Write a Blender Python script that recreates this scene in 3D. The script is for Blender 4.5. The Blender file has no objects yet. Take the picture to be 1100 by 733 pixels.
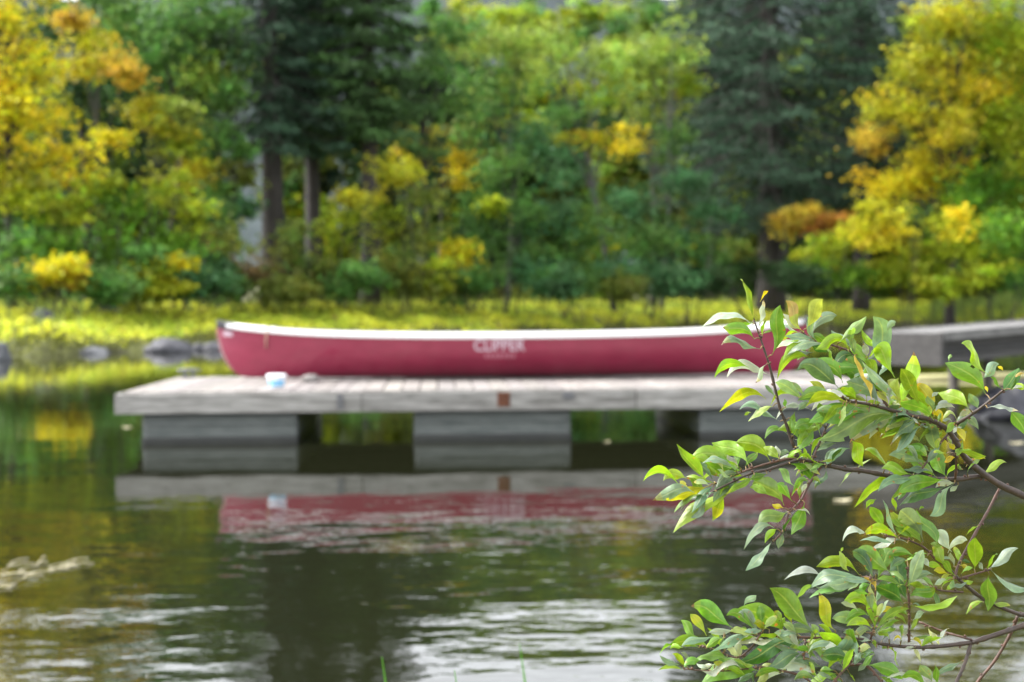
import bpy, bmesh, math, random
import numpy as np
from mathutils import Vector, Matrix, noise as mnoise

random.seed(11); rng = np.random.default_rng(11)
scene = bpy.context.scene
COL = scene.collection
R = math.radians

# ------------------------------------------------------------------ camera
CAM_H, PITCH, ROLL, FPX, CX, CY = 1.08, R(1.42), R(-.35), 1528.0, 550.0, 366.5
cam_d = bpy.data.cameras.new("camera"); cam = bpy.data.objects.new("camera", cam_d); COL.objects.link(cam)
cam.location = (0, 0, CAM_H); cam.rotation_euler = (Matrix.Rotation(R(90) - PITCH, 3, 'X') @ Matrix.Rotation(ROLL, 3, 'Z')).to_euler()
cam_d.sensor_width = 36; cam_d.lens = 50; cam_d.clip_start = 0.05; cam_d.clip_end = 3000
cam_d.dof.use_dof = True; cam_d.dof.focus_distance = 1.70; cam_d.dof.aperture_fstop = 5.6
scene.camera = cam

# ------------------------------------------------------------------ world / sun / exposure
SUN_EL, SUN_AZ = 46, -84           # azimuth measured from +Y (view direction), positive to the right
w = bpy.data.worlds.new("World"); scene.world = w; w.use_nodes = True
nt = w.node_tree; nt.nodes.clear()
sky = nt.nodes.new("ShaderNodeTexSky"); sky.sky_type = 'NISHITA'; sky.sun_disc = False
sky.sun_elevation = R(SUN_EL); sky.sun_rotation = R(SUN_AZ); sky.dust_density = 2.0; sky.air_density = 1.0
hsv = nt.nodes.new("ShaderNodeHueSaturation"); hsv.inputs['Saturation'].default_value = 0.16; hsv.inputs['Value'].default_value = 1.0
bg = nt.nodes.new("ShaderNodeBackground"); bg.inputs['Strength'].default_value = 0.15
wo = nt.nodes.new("ShaderNodeOutputWorld")
nt.links.new(sky.outputs[0], hsv.inputs['Color']); nt.links.new(hsv.outputs[0], bg.inputs[0]); nt.links.new(bg.outputs[0], wo.inputs[0])
sd = bpy.data.lights.new("sun", 'SUN'); sd.energy = 1.5; sd.angle = R(25); sd.color = (1, 0.97, 0.92)
so = bpy.data.objects.new("sun", sd); COL.objects.link(so)
d = Vector((math.sin(R(SUN_AZ)) * math.cos(R(SUN_EL)), math.cos(R(SUN_AZ)) * math.cos(R(SUN_EL)), math.sin(R(SUN_EL))))
so.rotation_euler = d.to_track_quat('Z', 'Y').to_euler(); so.location = (0, 0, 50)
scene.view_settings.view_transform = 'Standard'; scene.view_settings.look = 'None'
scene.view_settings.gamma = 1; scene.view_settings.exposure = 2.4
scene.cycles.use_denoising = True
scene.cycles.max_bounces = 6; scene.cycles.diffuse_bounces = 3; scene.cycles.glossy_bounces = 3
scene.cycles.transmission_bounces = 3; scene.cycles.caustics_reflective = False; scene.cycles.caustics_refractive = False

# ------------------------------------------------------------------ helpers
_c, _s = math.cos(PITCH), math.sin(PITCH)
def at(px, py, depth):
    """world point seen at photo pixel (px,py) at the given distance along +Y"""
    x = (px - CX) / FPX; y = -(py - CY) / FPX
    x, y = x * math.cos(ROLL) - y * math.sin(ROLL), x * math.sin(ROLL) + y * math.cos(ROLL)
    dy, dz = _c + y * _s, -_s + y * _c
    k = depth / dy
    return Vector((x * k, depth, CAM_H + dz * k))

def tag(o, label=None, cat=None, group=None, kind=None):
    if label: o["label"] = label
    if cat: o["category"] = cat
    if group: o["group"] = group
    if kind: o["kind"] = kind
    return o
def empty(name, loc=(0, 0, 0), rz=0.0):
    o = bpy.data.objects.new(name, None); COL.objects.link(o); o.location = loc; o.rotation_euler = (0, 0, rz)
    o.empty_display_size = 0.2
    return o
def link(name, me, mat, parent=None, smooth=False):
    o = bpy.data.objects.new(name, me); COL.objects.link(o)
    for m in (mat if isinstance(mat, (list, tuple)) else [mat]): me.materials.append(m)
    if smooth: me.polygons.foreach_set('use_smooth', [True] * len(me.polygons))
    if parent: o.parent = parent
    return o

class MB:
    def __init__(s): s.v, s.f, s.c, s.uv = [], [], [], []
    def face(s, idx, col=None): s.f.append(idx); s.c.append(col or (1, 1, 1))
    def box(s, lo, hi, bevel=0.0, M=None, col=None):
        bm = bmesh.new(); bmesh.ops.create_cube(bm, size=1)
        for v in bm.verts:
            v.co = Vector((lo[i] + (hi[i] - lo[i]) * (v.co[i] + .5) for i in range(3)))
        if bevel: bmesh.ops.bevel(bm, geom=list(bm.edges), offset=bevel, segments=2, affect='EDGES', profile=0.6)
        s.bm(bm, M, col)
    def bm(s, bm, M=None, col=None):
        bm.verts.ensure_lookup_table(); n = len(s.v)
        for i, v in enumerate(bm.verts):
            v.index = i; s.v.append(tuple(M @ v.co if M else v.co))
        for f in bm.faces: s.face([n + v.index for v in f.verts], col)
        bm.free()
    def tube(s, pts, radii, sides=8, col=None, caps=True):
        pts = [Vector(p) for p in pts]; n0 = len(s.v)
        up = Vector((0.13, 0.31, 0.94)); prev = None
        for i, p in enumerate(pts):
            t = (pts[min(i + 1, len(pts) - 1)] - pts[max(i - 1, 0)])
            if t.length < 1e-9: t = Vector((0, 0, 1))
            t.normalize()
            a = prev - t * prev.dot(t) if prev is not None else t.cross(up)
            if a.length < 1e-4: a = t.cross(Vector((1, 0, 0)))
            a.normalize(); prev = a; b = t.cross(a)
            r = radii[i] if hasattr(radii, '__len__') else radii
            for k in range(sides):
                an = 2 * math.pi * k / sides
                s.v.append(tuple(p + (a * math.cos(an) + b * math.sin(an)) * r))
        for i in range(len(pts) - 1):
            for k in range(sides):
                k2 = (k + 1) % sides; o = n0 + i * sides
                s.face([o + k, o + k2, o + sides + k2, o + sides + k], col)
        if caps:
            s.face([n0 + k for k in range(sides)][::-1], col)
            s.face([n0 + (len(pts) - 1) * sides + k for k in range(sides)], col)
    def lathe(s, prof, seg=28, M=None, col=None):
        n0 = len(s.v)
        for r, z in prof:
            for k in range(seg):
                an = 2 * math.pi * k / seg; p = Vector((r * math.cos(an), r * math.sin(an), z))
                s.v.append(tuple(M @ p if M else p))
        for i in range(len(prof) - 1):
            for k in range(seg):
                k2 = (k + 1) % seg; o = n0 + i * seg
                s.face([o + k, o + k2, o + seg + k2, o + seg + k], col)
    def build(s, name, mat, parent=None, smooth=False, cols=False):
        me = bpy.data.meshes.new(name); me.from_pydata(s.v, [], s.f); me.update()
        if cols:
            a = me.attributes.new("Col", 'FLOAT_COLOR', 'FACE')
            a.data.foreach_set('color', [x for c in s.c for x in (*c, 1.0)])
        return link(name, me, mat, parent, smooth)

def quads_mesh(name, V, C):
    """V: (N,4,3) corners, C: (N,3) face colours -> mesh"""
    n = len(V); me = bpy.data.meshes.new(name)
    me.vertices.add(n * 4); me.vertices.foreach_set('co', V.reshape(-1).astype(np.float32))
    me.loops.add(n * 4); me.loops.foreach_set('vertex_index', np.arange(n * 4, dtype=np.int32))
    me.polygons.add(n); me.polygons.foreach_set('loop_start', np.arange(0, n * 4, 4, dtype=np.int32))
    me.polygons.foreach_set('loop_total', np.full(n, 4, dtype=np.int32))
    me.update(calc_edges=True)
    a = me.attributes.new("Col", 'FLOAT_COLOR', 'FACE')
    a.data.foreach_set('color', np.concatenate([C, np.ones((n, 1))], 1).reshape(-1).astype(np.float32))
    return me

def unit(a): return a / np.maximum(np.linalg.norm(a, axis=-1, keepdims=True), 1e-9)
def leaf_quads(P, size, droop=0.0, aspect=0.55, upbias=0.5):
    """rhombic leaf faces round points P"""
    n = len(P)
    u = rng.normal(size=(n, 3)); u[:, 2] = u[:, 2] * 0.6 - droop; u = unit(u)
    nn = rng.normal(size=(n, 3)); nn[:, 2] += upbias
    v = unit(np.cross(nn, u))
    sz = np.broadcast_to(size, (n,))[:, None]
    return np.stack([P - u * sz, P + v * sz * aspect, P + u * sz, P - v * sz * aspect], 1)

# ------------------------------------------------------------------ materials
def mat(name, col=(.5, .5, .5), rough=.6, spec=.5, metal=0):
    m = bpy.data.materials.new(name); m.use_nodes = True
    b = m.node_tree.nodes["Principled BSDF"]
    b.inputs['Base Color'].default_value = (*col, 1); b.inputs['Roughness'].default_value = rough
    b.inputs['Specular IOR Level'].default_value = spec; b.inputs['Metallic'].default_value = metal
    return m
def N(m, t, **kw):
    n = m.node_tree.nodes.new(t)
    for k, v in kw.items(): setattr(n, k, v)
    return n
def L(m, a, b): m.node_tree.links.new(a, b)
def bsdf(m): return m.node_tree.nodes["Principled BSDF"]
def noise_mix(m, c1, c2, scale=(1, 1, 1), nscale=4, detail=6, lo=.35, hi=.65, bump=0.0, rough=None, coord='Object', attr=False):
    tc = N(m, 'ShaderNodeTexCoord'); mp = N(m, 'ShaderNodeMapping'); mp.inputs['Scale'].default_value = scale
    L(m, tc.outputs[coord], mp.inputs[0])
    nz = N(m, 'ShaderNodeTexNoise'); nz.inputs['Scale'].default_value = nscale; nz.inputs['Detail'].default_value = detail
    nz.inputs['Roughness'].default_value = .65
    L(m, mp.outputs[0], nz.inputs['Vector'])
    rp = N(m, 'ShaderNodeValToRGB'); rp.color_ramp.elements[0].position = lo; rp.color_ramp.elements[1].position = hi
    rp.color_ramp.elements[0].color = (*c1, 1); rp.color_ramp.elements[1].color = (*c2, 1)
    L(m, nz.outputs[0], rp.inputs[0]); out = rp.outputs[0]
    if attr:
        at_ = N(m, 'ShaderNodeAttribute', attribute_name='Col')
        mx = N(m, 'ShaderNodeMixRGB', blend_type='MULTIPLY'); mx.inputs[0].default_value = 1
        L(m, out, mx.inputs[1]); L(m, at_.outputs[0], mx.inputs[2]); out = mx.outputs[0]
    L(m, out, bsdf(m).inputs['Base Color'])
    if bump:
        bp = N(m, 'ShaderNodeBump'); bp.inputs['Strength'].default_value = .6; bp.inputs['Distance'].default_value = bump
        L(m, nz.outputs[0], bp.inputs['Height']); L(m, bp.outputs[0], bsdf(m).inputs['Normal'])
    return out

def foliage_mat(name, trans=.35, rough=.6):
    m = bpy.data.materials.new(name); m.use_nodes = True; b = bsdf(m)
    a = N(m, 'ShaderNodeAttribute', attribute_name='Col')
    L(m, a.outputs[0], b.inputs['Base Color']); b.inputs['Roughness'].default_value = rough; b.inputs['Specular IOR Level'].default_value = .25
    t = N(m, 'ShaderNodeBsdfTranslucent'); L(m, a.outputs[0], t.inputs[0])
    mx = N(m, 'ShaderNodeMixShader'); mx.inputs[0].default_value = trans
    L(m, b.outputs[0], mx.inputs[1]); L(m, t.outputs[0], mx.inputs[2])
    L(m, mx.outputs[0], m.node_tree.nodes['Material Output'].inputs[0])
    return m
M_FOL = foliage_mat("foliage", .42); M_NEEDLE = foliage_mat("needles", .12, .7)
M_BARK = mat("bark", rough=.9); noise_mix(M_BARK, (.013, .011, .010), (.04, .034, .03), (1, 1, .25), 6, bump=.03)
M_BARKG = mat("grey_bark", rough=.9); noise_mix(M_BARKG, (.035, .034, .03), (.10, .097, .09), (1, 1, .3), 5, bump=.02)

# ------------------------------------------------------------------ setting: terrain, water, hills
def shore_y(X): return np.maximum(33.0, np.minimum(45.2 + 1.09 * X, 62.0)) + 0.5 * np.sin(X * 1.3) + .3 * np.sin(X * 3.1 + 1)
def bank(s, top, k): return np.where(s < 0, np.maximum(-.9, s * .35), top * (1 - np.exp(-np.maximum(s, 0) / k)))
def ground_z(X, Y):
    s = Y - shore_y(X)
    z = bank(s, 1.08, 5.5) + np.maximum(s - 40, 0) * .02
    z = np.maximum(z, bank(X - (0.4 * Y + 2.6), 1.1, 3.0))
    z = np.maximum(z, bank(2.5 + .15 * np.sin(X * 2.3) - Y, .22, .8))
    return z + .04 * np.sin(X * 1.7) * np.sin(Y * 1.3)
def axis(a, b, n, far):
    mid = np.linspace(a, b, n); k = np.geomspace(1, far, 14)
    return np.concatenate([(a - k)[::-1], mid, b + k])
gx, gy = axis(-45, 45, 181, 700), np.concatenate([-np.geomspace(1, 300, 10)[::-1] - 6, np.linspace(-6, 90, 193), 90 + np.geomspace(1, 700, 14)])
GX, GY = np.meshgrid(gx, gy); GZ = ground_z(GX, GY)
me = bpy.data.meshes.new("ground"); nx, ny = len(gx), len(gy)
idx = np.arange(nx * ny).reshape(ny, nx)
F = np.stack([idx[:-1, :-1], idx[:-1, 1:], idx[1:, 1:], idx[1:, :-1]], -1).reshape(-1, 4)
me.from_pydata(np.stack([GX, GY, GZ], -1).reshape(-1, 3).tolist(), [], F.tolist())
M_GROUND = mat("soil_and_moss", rough=.95); noise_mix(M_GROUND, (.03, .028, .014), (.11, .12, .025), nscale=.9, bump=.03)
tag(link("ground", me, M_GROUND, smooth=True), kind="structure")

M_WATER = mat("lake_water", (.008, .009, .004), .015, .5); b = bsdf(M_WATER); b.inputs['IOR'].default_value = 1.36
tc = N(M_WATER, 'ShaderNodeTexCoord')
def wnoise(scale, amp, sx=1.0, detail=2):
    mp = N(M_WATER, 'ShaderNodeMapping'); mp.inputs['Scale'].default_value = (sx, 1, 1)
    L(M_WATER, tc.outputs['Object'], mp.inputs[0])
    n = N(M_WATER, 'ShaderNodeTexNoise'); n.inputs['Scale'].default_value = scale; n.inputs['Detail'].default_value = detail
    n.inputs['Roughness'].default_value = .45
    L(M_WATER, mp.outputs[0], n.inputs['Vector'])
    k = N(M_WATER, 'ShaderNodeMath', operation='MULTIPLY'); k.inputs[1].default_value = amp; L(M_WATER, n.outputs[0], k.inputs[0])
    return k
w1, w2, w3 = wnoise(8.0, .0031, .5), wnoise(1.5, .0165, .7), wnoise(21, .0008, .6)
a1 = N(M_WATER, 'ShaderNodeMath'); L(M_WATER, w1.outputs[0], a1.inputs[0]); L(M_WATER, w2.outputs[0], a1.inputs[1])
a2 = N(M_WATER, 'ShaderNodeMath'); L(M_WATER, a1.outputs[0], a2.inputs[0]); L(M_WATER, w3.outputs[0], a2.inputs[1])
sxyz = N(M_WATER, 'ShaderNodeSeparateXYZ'); L(M_WATER, tc.outputs['Object'], sxyz.inputs[0])
calm = N(M_WATER, 'ShaderNodeMapRange'); calm.interpolation_type = 'SMOOTHSTEP'                       # calm lee round the dock, breeze nearer the bank
for i_, v_ in ((1, 4.6), (2, 9.6), (3, 1.05), (4, .22)): calm.inputs[i_].default_value = v_
L(M_WATER, sxyz.outputs[1], calm.inputs[0])
a3 = N(M_WATER, 'ShaderNodeMath', operation='MULTIPLY'); L(M_WATER, a2.outputs[0], a3.inputs[0]); L(M_WATER, calm.outputs[0], a3.inputs[1]); a2 = a3
bp = N(M_WATER, 'ShaderNodeBump'); bp.inputs['Strength'].default_value = 1; bp.inputs['Distance'].default_value = 1
L(M_WATER, a2.outputs[0], bp.inputs['Height']); L(M_WATER, bp.outputs[0], b.inputs['Normal'])
mb = MB(); mb.v = [(-90, -4, 0), (90, -4, 0), (90, 72, 0), (-90, 72, 0)]; mb.face([0, 1, 2, 3])
tag(mb.build("water", M_WATER), kind="structure")

# distant hillside behind the wood
hx = np.linspace(-420, 420, 120); rows = []
for fr in np.linspace(0, 1, 14):
    crest_px = 550 + hx / 470 * FPX                            # long forested ridge with a saddle right of the middle
    ridge = CAM_H + (340 - 5 * np.exp(-((crest_px - 665) / 75) ** 4) - 7 * np.exp(-((crest_px - 440) / 40) ** 2) - 10 * np.exp(-((crest_px - 75) / 40) ** 2) + 3 * np.sin(hx / 13) + 2 * np.sin(hx / 5.3)) / FPX * 470
    z = ridge * (fr ** 1.2) + 2.5 * np.sin(hx / 9 + fr * 9) * fr * (1 - fr)
    rows.append(np.stack([hx, 300 + 170 * fr + 8 * np.sin(hx / 40), z], -1))
V = np.concatenate(rows); n = len(hx); idx = np.arange(14 * n).reshape(14, n)
me = bpy.data.meshes.new("hills"); me.from_pydata(V.tolist(), [], np.stack([idx[:-1, :-1], idx[:-1, 1:], idx[1:, 1:], idx[1:, :-1]], -1).reshape(-1, 4).tolist())
M_HILL = mat("hazed_hillside", rough=1); noise_mix(M_HILL, (.013, .023, .024), (.030, .042, .044), (1, 1, 1.6), .11, bump=0)  # distance haze over the forested ridge is mixed into this blue-grey colour
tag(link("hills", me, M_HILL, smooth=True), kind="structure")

# ------------------------------------------------------------------ vegetation builders
PAL = dict(dg=(.028, .066, .018), gr=(.082, .18, .034), bn=(.060, .15, .052), lg=(.19, .27, .036), yg=(.24, .30, .012),
           ye=(.56, .47, .014), yo=(.33, .32, .012), og=(.42, .30, .028), rd=(.40, .19, .028), br=(.12, .085, .03), ol=(.12, .15, .020),
           bg=(.095, .21, .014), sp=(.020, .048, .024), sl=(.040, .088, .022))
def blob_leaves(c, rx, ry, rz, pal, dens=1.0, leaf=.11):
    """leaves gathered in small clumps through an ellipsoid; returns quads, colours"""
    vol = rx * ry * rz
    nc = max(8, int(17 * dens * vol ** .72))
    q = unit(rng.normal(size=(nc, 3))) * (rng.random((nc, 1)) ** .5) * np.array([rx, ry, rz]) * (.75 + .62 * rng.random((nc, 1)) ** 1.5)
    cr = rng.uniform(.20, .48, nc) * min(1.0, .5 + .35 * min(rx, rz))
    k = rng.integers(34, 72, nc)
    P = np.repeat(q, k, 0) + rng.normal(size=(k.sum(), 3)) * np.repeat(cr, k)[:, None] * np.array([1.15, 1.15, .62])
    base = np.array(PAL[pal])
    tone = np.repeat(np.exp(rng.normal(0, .22, nc)), k)[:, None]
    hue = np.repeat(rng.normal(0, .09, nc), k)[:, None] + rng.normal(0, .07, (k.sum(), 1))
    Cc = base * tone * np.exp(rng.normal(0, .18, (k.sum(), 1))) * np.concatenate([1 + hue, 1 - .25 * hue, np.ones_like(hue)], 1)
    return leaf_quads(P + np.array(c), rng.uniform(.65, 1.2, len(P)) * leaf, .25), np.clip(Cc, .004, .8)

def plant(name, label, cat, group, px, depth, blobs, trunk=None, tr=.10, bark=None, dens=1.0, leaf=.11, stems=1, lean=None, trunk_top=None):
    """blobs: (px,py,rx,ry,palette) in photo pixels at the plant's own distance; trunk rises from the ground and feeds every clump"""
    X0 = (px - CX) / FPX * depth
    z0 = float(ground_z(np.array(X0), np.array(depth)))
    root = empty(name, (X0, depth, z0)); tag(root, label, cat, group)
    base = np.array([X0, depth, z0]); m = depth / FPX
    Q, Cc, cs = [], [], []
    for (bx, by, rx, ry, pal) in blobs:
        c = at(bx, by, depth + random.uniform(-.6, .6)); rxm, rym = rx * m, ry * m
        cs.append((c, rxm))
        q, cc = blob_leaves(c, rxm, max(.5, .8 * (rxm + rym) / 2), rym, pal, dens, leaf); Q.append(q); Cc.append(cc)
    Q = np.concatenate(Q) - base; Cc = np.concatenate(Cc)
    link("crown" if cat == "tree" else "foliage", quads_mesh(name + "_leaves", Q, Cc), M_FOL, root)
    # wood
    mb = MB(); b0 = Vector(base)
    top = max(c.z for c, _ in cs)
    cxm = sum(c.x for c, _ in cs) / len(cs)
    for st in range(stems):
        off = Vector((random.uniform(-.3, .3), random.uniform(-.3, .3), 0)) * (1 if stems > 1 else 0)
        tx = lean if lean is not None else (cxm + random.uniform(-.4, .4) * stems)
        e = Vector((tx + off.x * 3, depth + off.y * 3, trunk_top or top))
        s0 = off + Vector((0, 0, -.15)); e0 = e - b0
        pts = [s0.lerp(e0, t) + Vector((math.sin(t * 5 + st) * .12, math.cos(t * 4) * .1, 0)) * (t * (1 - t) * 4) for t in np.linspace(0, 1, 9)]
        mb.tube(pts, [tr * (1 - .85 * t) * (1.35 if t == 0 else 1) for t in np.linspace(0, 1, 9)], 8)
        for i, (c, r) in enumerate(cs):
            if i % stems != st: continue
            for j in range(3):
                tgt = c - b0 + Vector((random.uniform(-.7, .7) * r, random.uniform(-.5, .5) * r, random.uniform(-.2, .4) * r))
                t = min(.92, max(.12, (tgt.z * .62 - s0.z) / max(.1, e0.z - s0.z)))
                a = s0.lerp(e0, t); md = a.lerp(tgt, .5) + Vector((0, 0, .12 * (tgt - a).length))
                r0 = tr * (1 - .85 * t) * .5
                mb.tube([a, md, tgt], [r0, r0 * .65, r0 * .25], 5, caps=False)
    mb.build("trunk" if cat == "tree" else "stems", bark or M_BARK, root, smooth=True)
    return root

def spruce(label, px, depth, H, z_low, reach, tr, pal='sp', group="tall dark conifers along the far shore", power=.75, nb=170, low_reach=1.0, per=130):
    X0 = (px - CX) / FPX * depth; z0 = float(ground_z(np.array(X0), np.array(depth)))
    root = empty("spruce_tree", (X0, depth, z0)); tag(root, label, "tree", group)
    mb = MB()
    hs = np.linspace(0, 1, 16)
    mb.tube([(0.05 * math.sin(h * 9), 0, -.2 + h * (H + .2)) for h in hs], [tr * (1.25 if h == 0 else (1 - h) ** .8 + .02) for h in hs], 12)
    Q, Cc = [], []
    base = np.array(PAL[pal])
    for i in range(nb):
        f = (i + random.random()) / nb; z = z_low + (H - z_low) * f ** 1.15
        fr = (z - z_low) / (H - z_low)
        ln = reach * (1 - fr) ** power * random.uniform(.6, 1.12) * (low_reach + (1 - low_reach) * min(1, fr * 5)) + .25
        an = i * 2.399 + random.uniform(-.3, .3)
        d = np.array([math.cos(an), math.sin(an), 0]); side = np.array([-d[1], d[0], 0])
        n = int(per * (.35 + ln / reach)); t = rng.random(n) ** .7
        drop = -ln * (.16 + .42 * t ** 1.3) * (1 - .5 * fr) + .18 * ln * t ** 4
        wv = ln * .26 * np.sin(np.clip(t, .05, 1) * 3.0)
        sd_ = rng.normal(0, .55, n) * wv
        P = d * (t * ln)[:, None] + side * sd_[:, None] + np.array([0, 0, 1.]) * (z + drop - np.abs(rng.normal(0, .14, n)) - .25 * np.abs(sd_))[:, None]
        u = unit(d * .8 + side * np.sign(sd_)[:, None] * .6 + np.array([0, 0, -.75]) + rng.normal(0, .28, (n, 3)))
        v = unit(np.cross(u, rng.normal(size=(n, 3)) + np.array([0, 0, .8]))); sz = rng.uniform(.11, .23, n)[:, None]
        Q.append(np.stack([P - u * sz * .4, P + v * sz * .27, P + u * sz, P - v * sz * .27], 1))
        Cc.append(base * math.exp(random.gauss(0, .2)) * np.exp(rng.normal(0, .2, (n, 1))) * np.array([1, 1, 1]) )
        pts = [Vector((d[0] * ln * tt, d[1] * ln * tt, z - ln * (.16 * min(1, tt * 3) + .42 * tt ** 1.3) * (1 - .5 * fr) + .18 * ln * tt ** 4 + .03)) for tt in (0, .3, .65, 1)]
        pts[0].z = z
        rb = .012 + .008 * ln
        mb.tube(pts, [rb, rb * .75, rb * .5, rb * .2], 5, caps=False)
    # dead bare twigs below the living crown
    for i in range(26):
        z = random.uniform(z_low * .35, z_low + 1); an = random.uniform(0, 6.28); ln = random.uniform(.5, 1.6)
        mb.tube([(0, 0, z), (math.cos(an) * ln * .5, math.sin(an) * ln * .5, z - .1), (math.cos(an) * ln, math.sin(an) * ln, z - .35)], [.02, .014, .005], 4, caps=False)
    mb.build("trunk", M_BARK, root, smooth=True)
    link("crown", quads_mesh("spruce_needles", np.concatenate(Q), np.concatenate(Cc)), M_NEEDLE, root)
    return root

# ------------------------------------------------------------------ trees on the far shore
GT = "autumn trees along the far shore"; GS = "shrubs under the trees on the far shore"
plant("autumn_tree", "bright yellow tree at the left edge of the wood, orange near its top", "tree", GT, 12, 41,
      [(0, 20, 40, 40, 'ye'), (-10, -30, 40, 30, 'ye'), (20, -15, 30, 22, 'yo'), (45, 70, 32, 32, 'ye'), (15, 120, 50, 42, 'ye'), (60, 160, 34, 34, 'ye'), (-45, 110, 50, 60, 'ye'), (15, 185, 45, 28, 'yo')], tr=.13)
plant("green_tree", "tall dark green tree just right of the yellow tree at far left", "tree", GT, 95, 48,
      [(60, 30, 38, 55, 'dg'), (105, 0, 30, 26, 'gr'), (85, 105, 48, 40, 'dg'), (140, 140, 40, 45, 'dg'), (70, 170, 40, 40, 'dg')], tr=.2)
plant("green_tree", "mid green leafy tree reaching over the dark gap left of the spruce trunks", "tree", GT, 165, 46.5,
      [(130, 15, 48, 36, 'gr'), (185, 30, 44, 36, 'gr'), (215, 75, 34, 26, 'lg'), (160, 70, 40, 25, 'gr'), (240, 85, 20, 14, 'lg'), (235, 20, 34, 36, 'gr'), (215, -4, 36, 22, 'gr'), (232, 48, 24, 24, 'dg'), (225, 120, 30, 26, 'gr'), (255, 60, 26, 26, 'dg')], tr=.14)
plant("young_tree", "slim young tree with an orange top beside the tall yellow tree", "tree", GT, 100, 44,
      [(76, 20, 12, 9, 'og'), (98, 48, 20, 14, 'yo'), (118, 66, 22, 13, 'og'), (138, 80, 12, 10, 'og'), (85, 72, 14, 14, 'yo')], tr=.05, leaf=.10)
plant("young_tree", "slim young tree with flat yellow sprays left of the thickest spruce trunk", "tree", GT, 168, 44,
      [(155, 112, 22, 12, 'yo'), (195, 118, 28, 16, 'lg'), (168, 140, 30, 13, 'yo'), (120, 146, 18, 7, 'ye'), (190, 160, 32, 14, 'yg'), (205, 185, 26, 14, 'yo')], tr=.05, leaf=.10)
plant("young_tree", "thin dark stemmed tree standing just left of the thickest spruce trunk", "tree", GT, 244, 46,
      [(238, 150, 24, 20, 'gr'), (252, 105, 20, 22, 'gr'), (228, 185, 18, 14, 'ol'), (262, 160, 12, 10, 'gr'), (240, 205, 18, 14, 'gr'), (258, 190, 12, 14, 'ol'), (232, 228, 22, 14, 'gr'), (262, 225, 12, 10, 'bn')], tr=.07)
spruce("tall spruce with the thickest bare brown trunk, left of centre", 293, 49, 24, 6.6, 2.9, .42)
spruce("spruce with a thinner straight trunk between two other spruces", 336, 52, 19, 7.2, 2.3, .31)
spruce("spruce with the trunk furthest right of the trio left of centre", 398, 50, 21, 6.9, 2.4, .36, pal='sl')
plant("green_tree", "bright green tree with drooping sprays right of the three spruces", "tree", GT, 455, 53,
      [(430, 40, 32, 24, 'gr'), (470, 70, 40, 24, 'gr'), (425, 85, 26, 18, 'sl'), (490, 30, 36, 26, 'gr'), (450, 112, 34, 15, 'dg'), (500, 105, 30, 20, 'gr')], dens=.72, tr=.12)
plant("birch_tree", "birch with thin stems and yellow leaves right of the spruce trio", "tree", GT, 470, 57,
      [(455, 150, 34, 22, 'yo'), (485, 180, 26, 22, 'ye'), (440, 180, 20, 20, 'yo'), (500, 140, 22, 20, 'ol')], dens=.72, tr=.07, bark=M_BARKG, stems=3)
plant("green_tree", "soft green tree at the middle of the wood, grey stems", "tree", GT, 545, 56,
      [(530, 105, 42, 42, 'gr'), (570, 150, 36, 36, 'bn'), (555, 70, 44, 34, 'lg'), (540, 185, 36, 32, 'gr'), (522, 48, 38, 28, 'lg'), (575, 50, 34, 28, 'lg')], dens=.72, tr=.1, bark=M_BARKG)
plant("birch_tree", "leaning birch with a pale slanting trunk in the middle of the wood", "tree", GT, 662, 54,
      [(602, 58, 30, 28, 'lg'), (640, 98, 40, 30, 'yg'), (600, 120, 34, 30, 'gr'), (652, 66, 32, 26, 'lg'), (640, 150, 34, 22, 'yo'), (615, 175, 34, 30, 'bn')],
      dens=.62, tr=.11, bark=M_BARKG, lean=(600 - CX) / FPX * 54, trunk_top=12.5)
plant("birch_tree", "yellowish green birch left of the great spruce", "tree", GT, 705, 58,
      [(700, 50, 38, 38, 'lg'), (735, 95, 30, 34, 'yg'), (690, 120, 36, 34, 'lg'), (720, 150, 30, 26, 'gr'), (680, 150, 26, 20, 'ye'), (672, 78, 34, 26, 'lg'), (722, 60, 28, 26, 'lg')], dens=.62, tr=.09, bark=M_BARKG, stems=2)
spruce("great dark spruce with long drooping boughs, right of centre", 828, 62, 27, 4.6, 6.3, .62, nb=260, power=.6, low_reach=.5, per=170)
spruce("dark spruce partly behind the great spruce, beside the golden tree", 925, 67, 25, 7.0, 4.2, .4, nb=190)
spruce("dark spruce behind the birch at the left side of the great spruce", 765, 68, 24, 8.5, 3.6, .35, nb=160)
plant("autumn_tree", "large golden tree filling the right side, orange along its left edge", "tree", GT, 1020, 57,
      [(985, 70, 36, 36, 'yo'), (960, 120, 32, 28, 'yo'), (1020, 240, 44, 34, 'yg'), (965, 195, 36, 30, 'ye'), (1040, 90, 44, 36, 'ye'), (1015, 25, 40, 32, 'yo'), (1070, 40, 50, 42, 'yg'), (1010, 130, 48, 40, 'yo'), (1075, 130, 46, 46, 'yg'),
       (935, 155, 28, 20, 'og'), (995, 190, 46, 36, 'ye'), (1060, 205, 44, 40, 'bg'), (1120, 60, 50, 60, 'yo'), (1120, 170, 50, 60, 'yg'), (1050, -30, 60, 36, 'yo')], tr=.22)
plant("autumn_shrub", "small orange red shrub at the foot of the great spruce", "shrub", GS, 862, 57,
      [(858, 226, 24, 16, 'og'), (875, 245, 20, 14, 'rd'), (845, 240, 14, 12, 'og'), (900, 238, 14, 9, 'rd')], tr=.04, stems=3)
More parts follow.
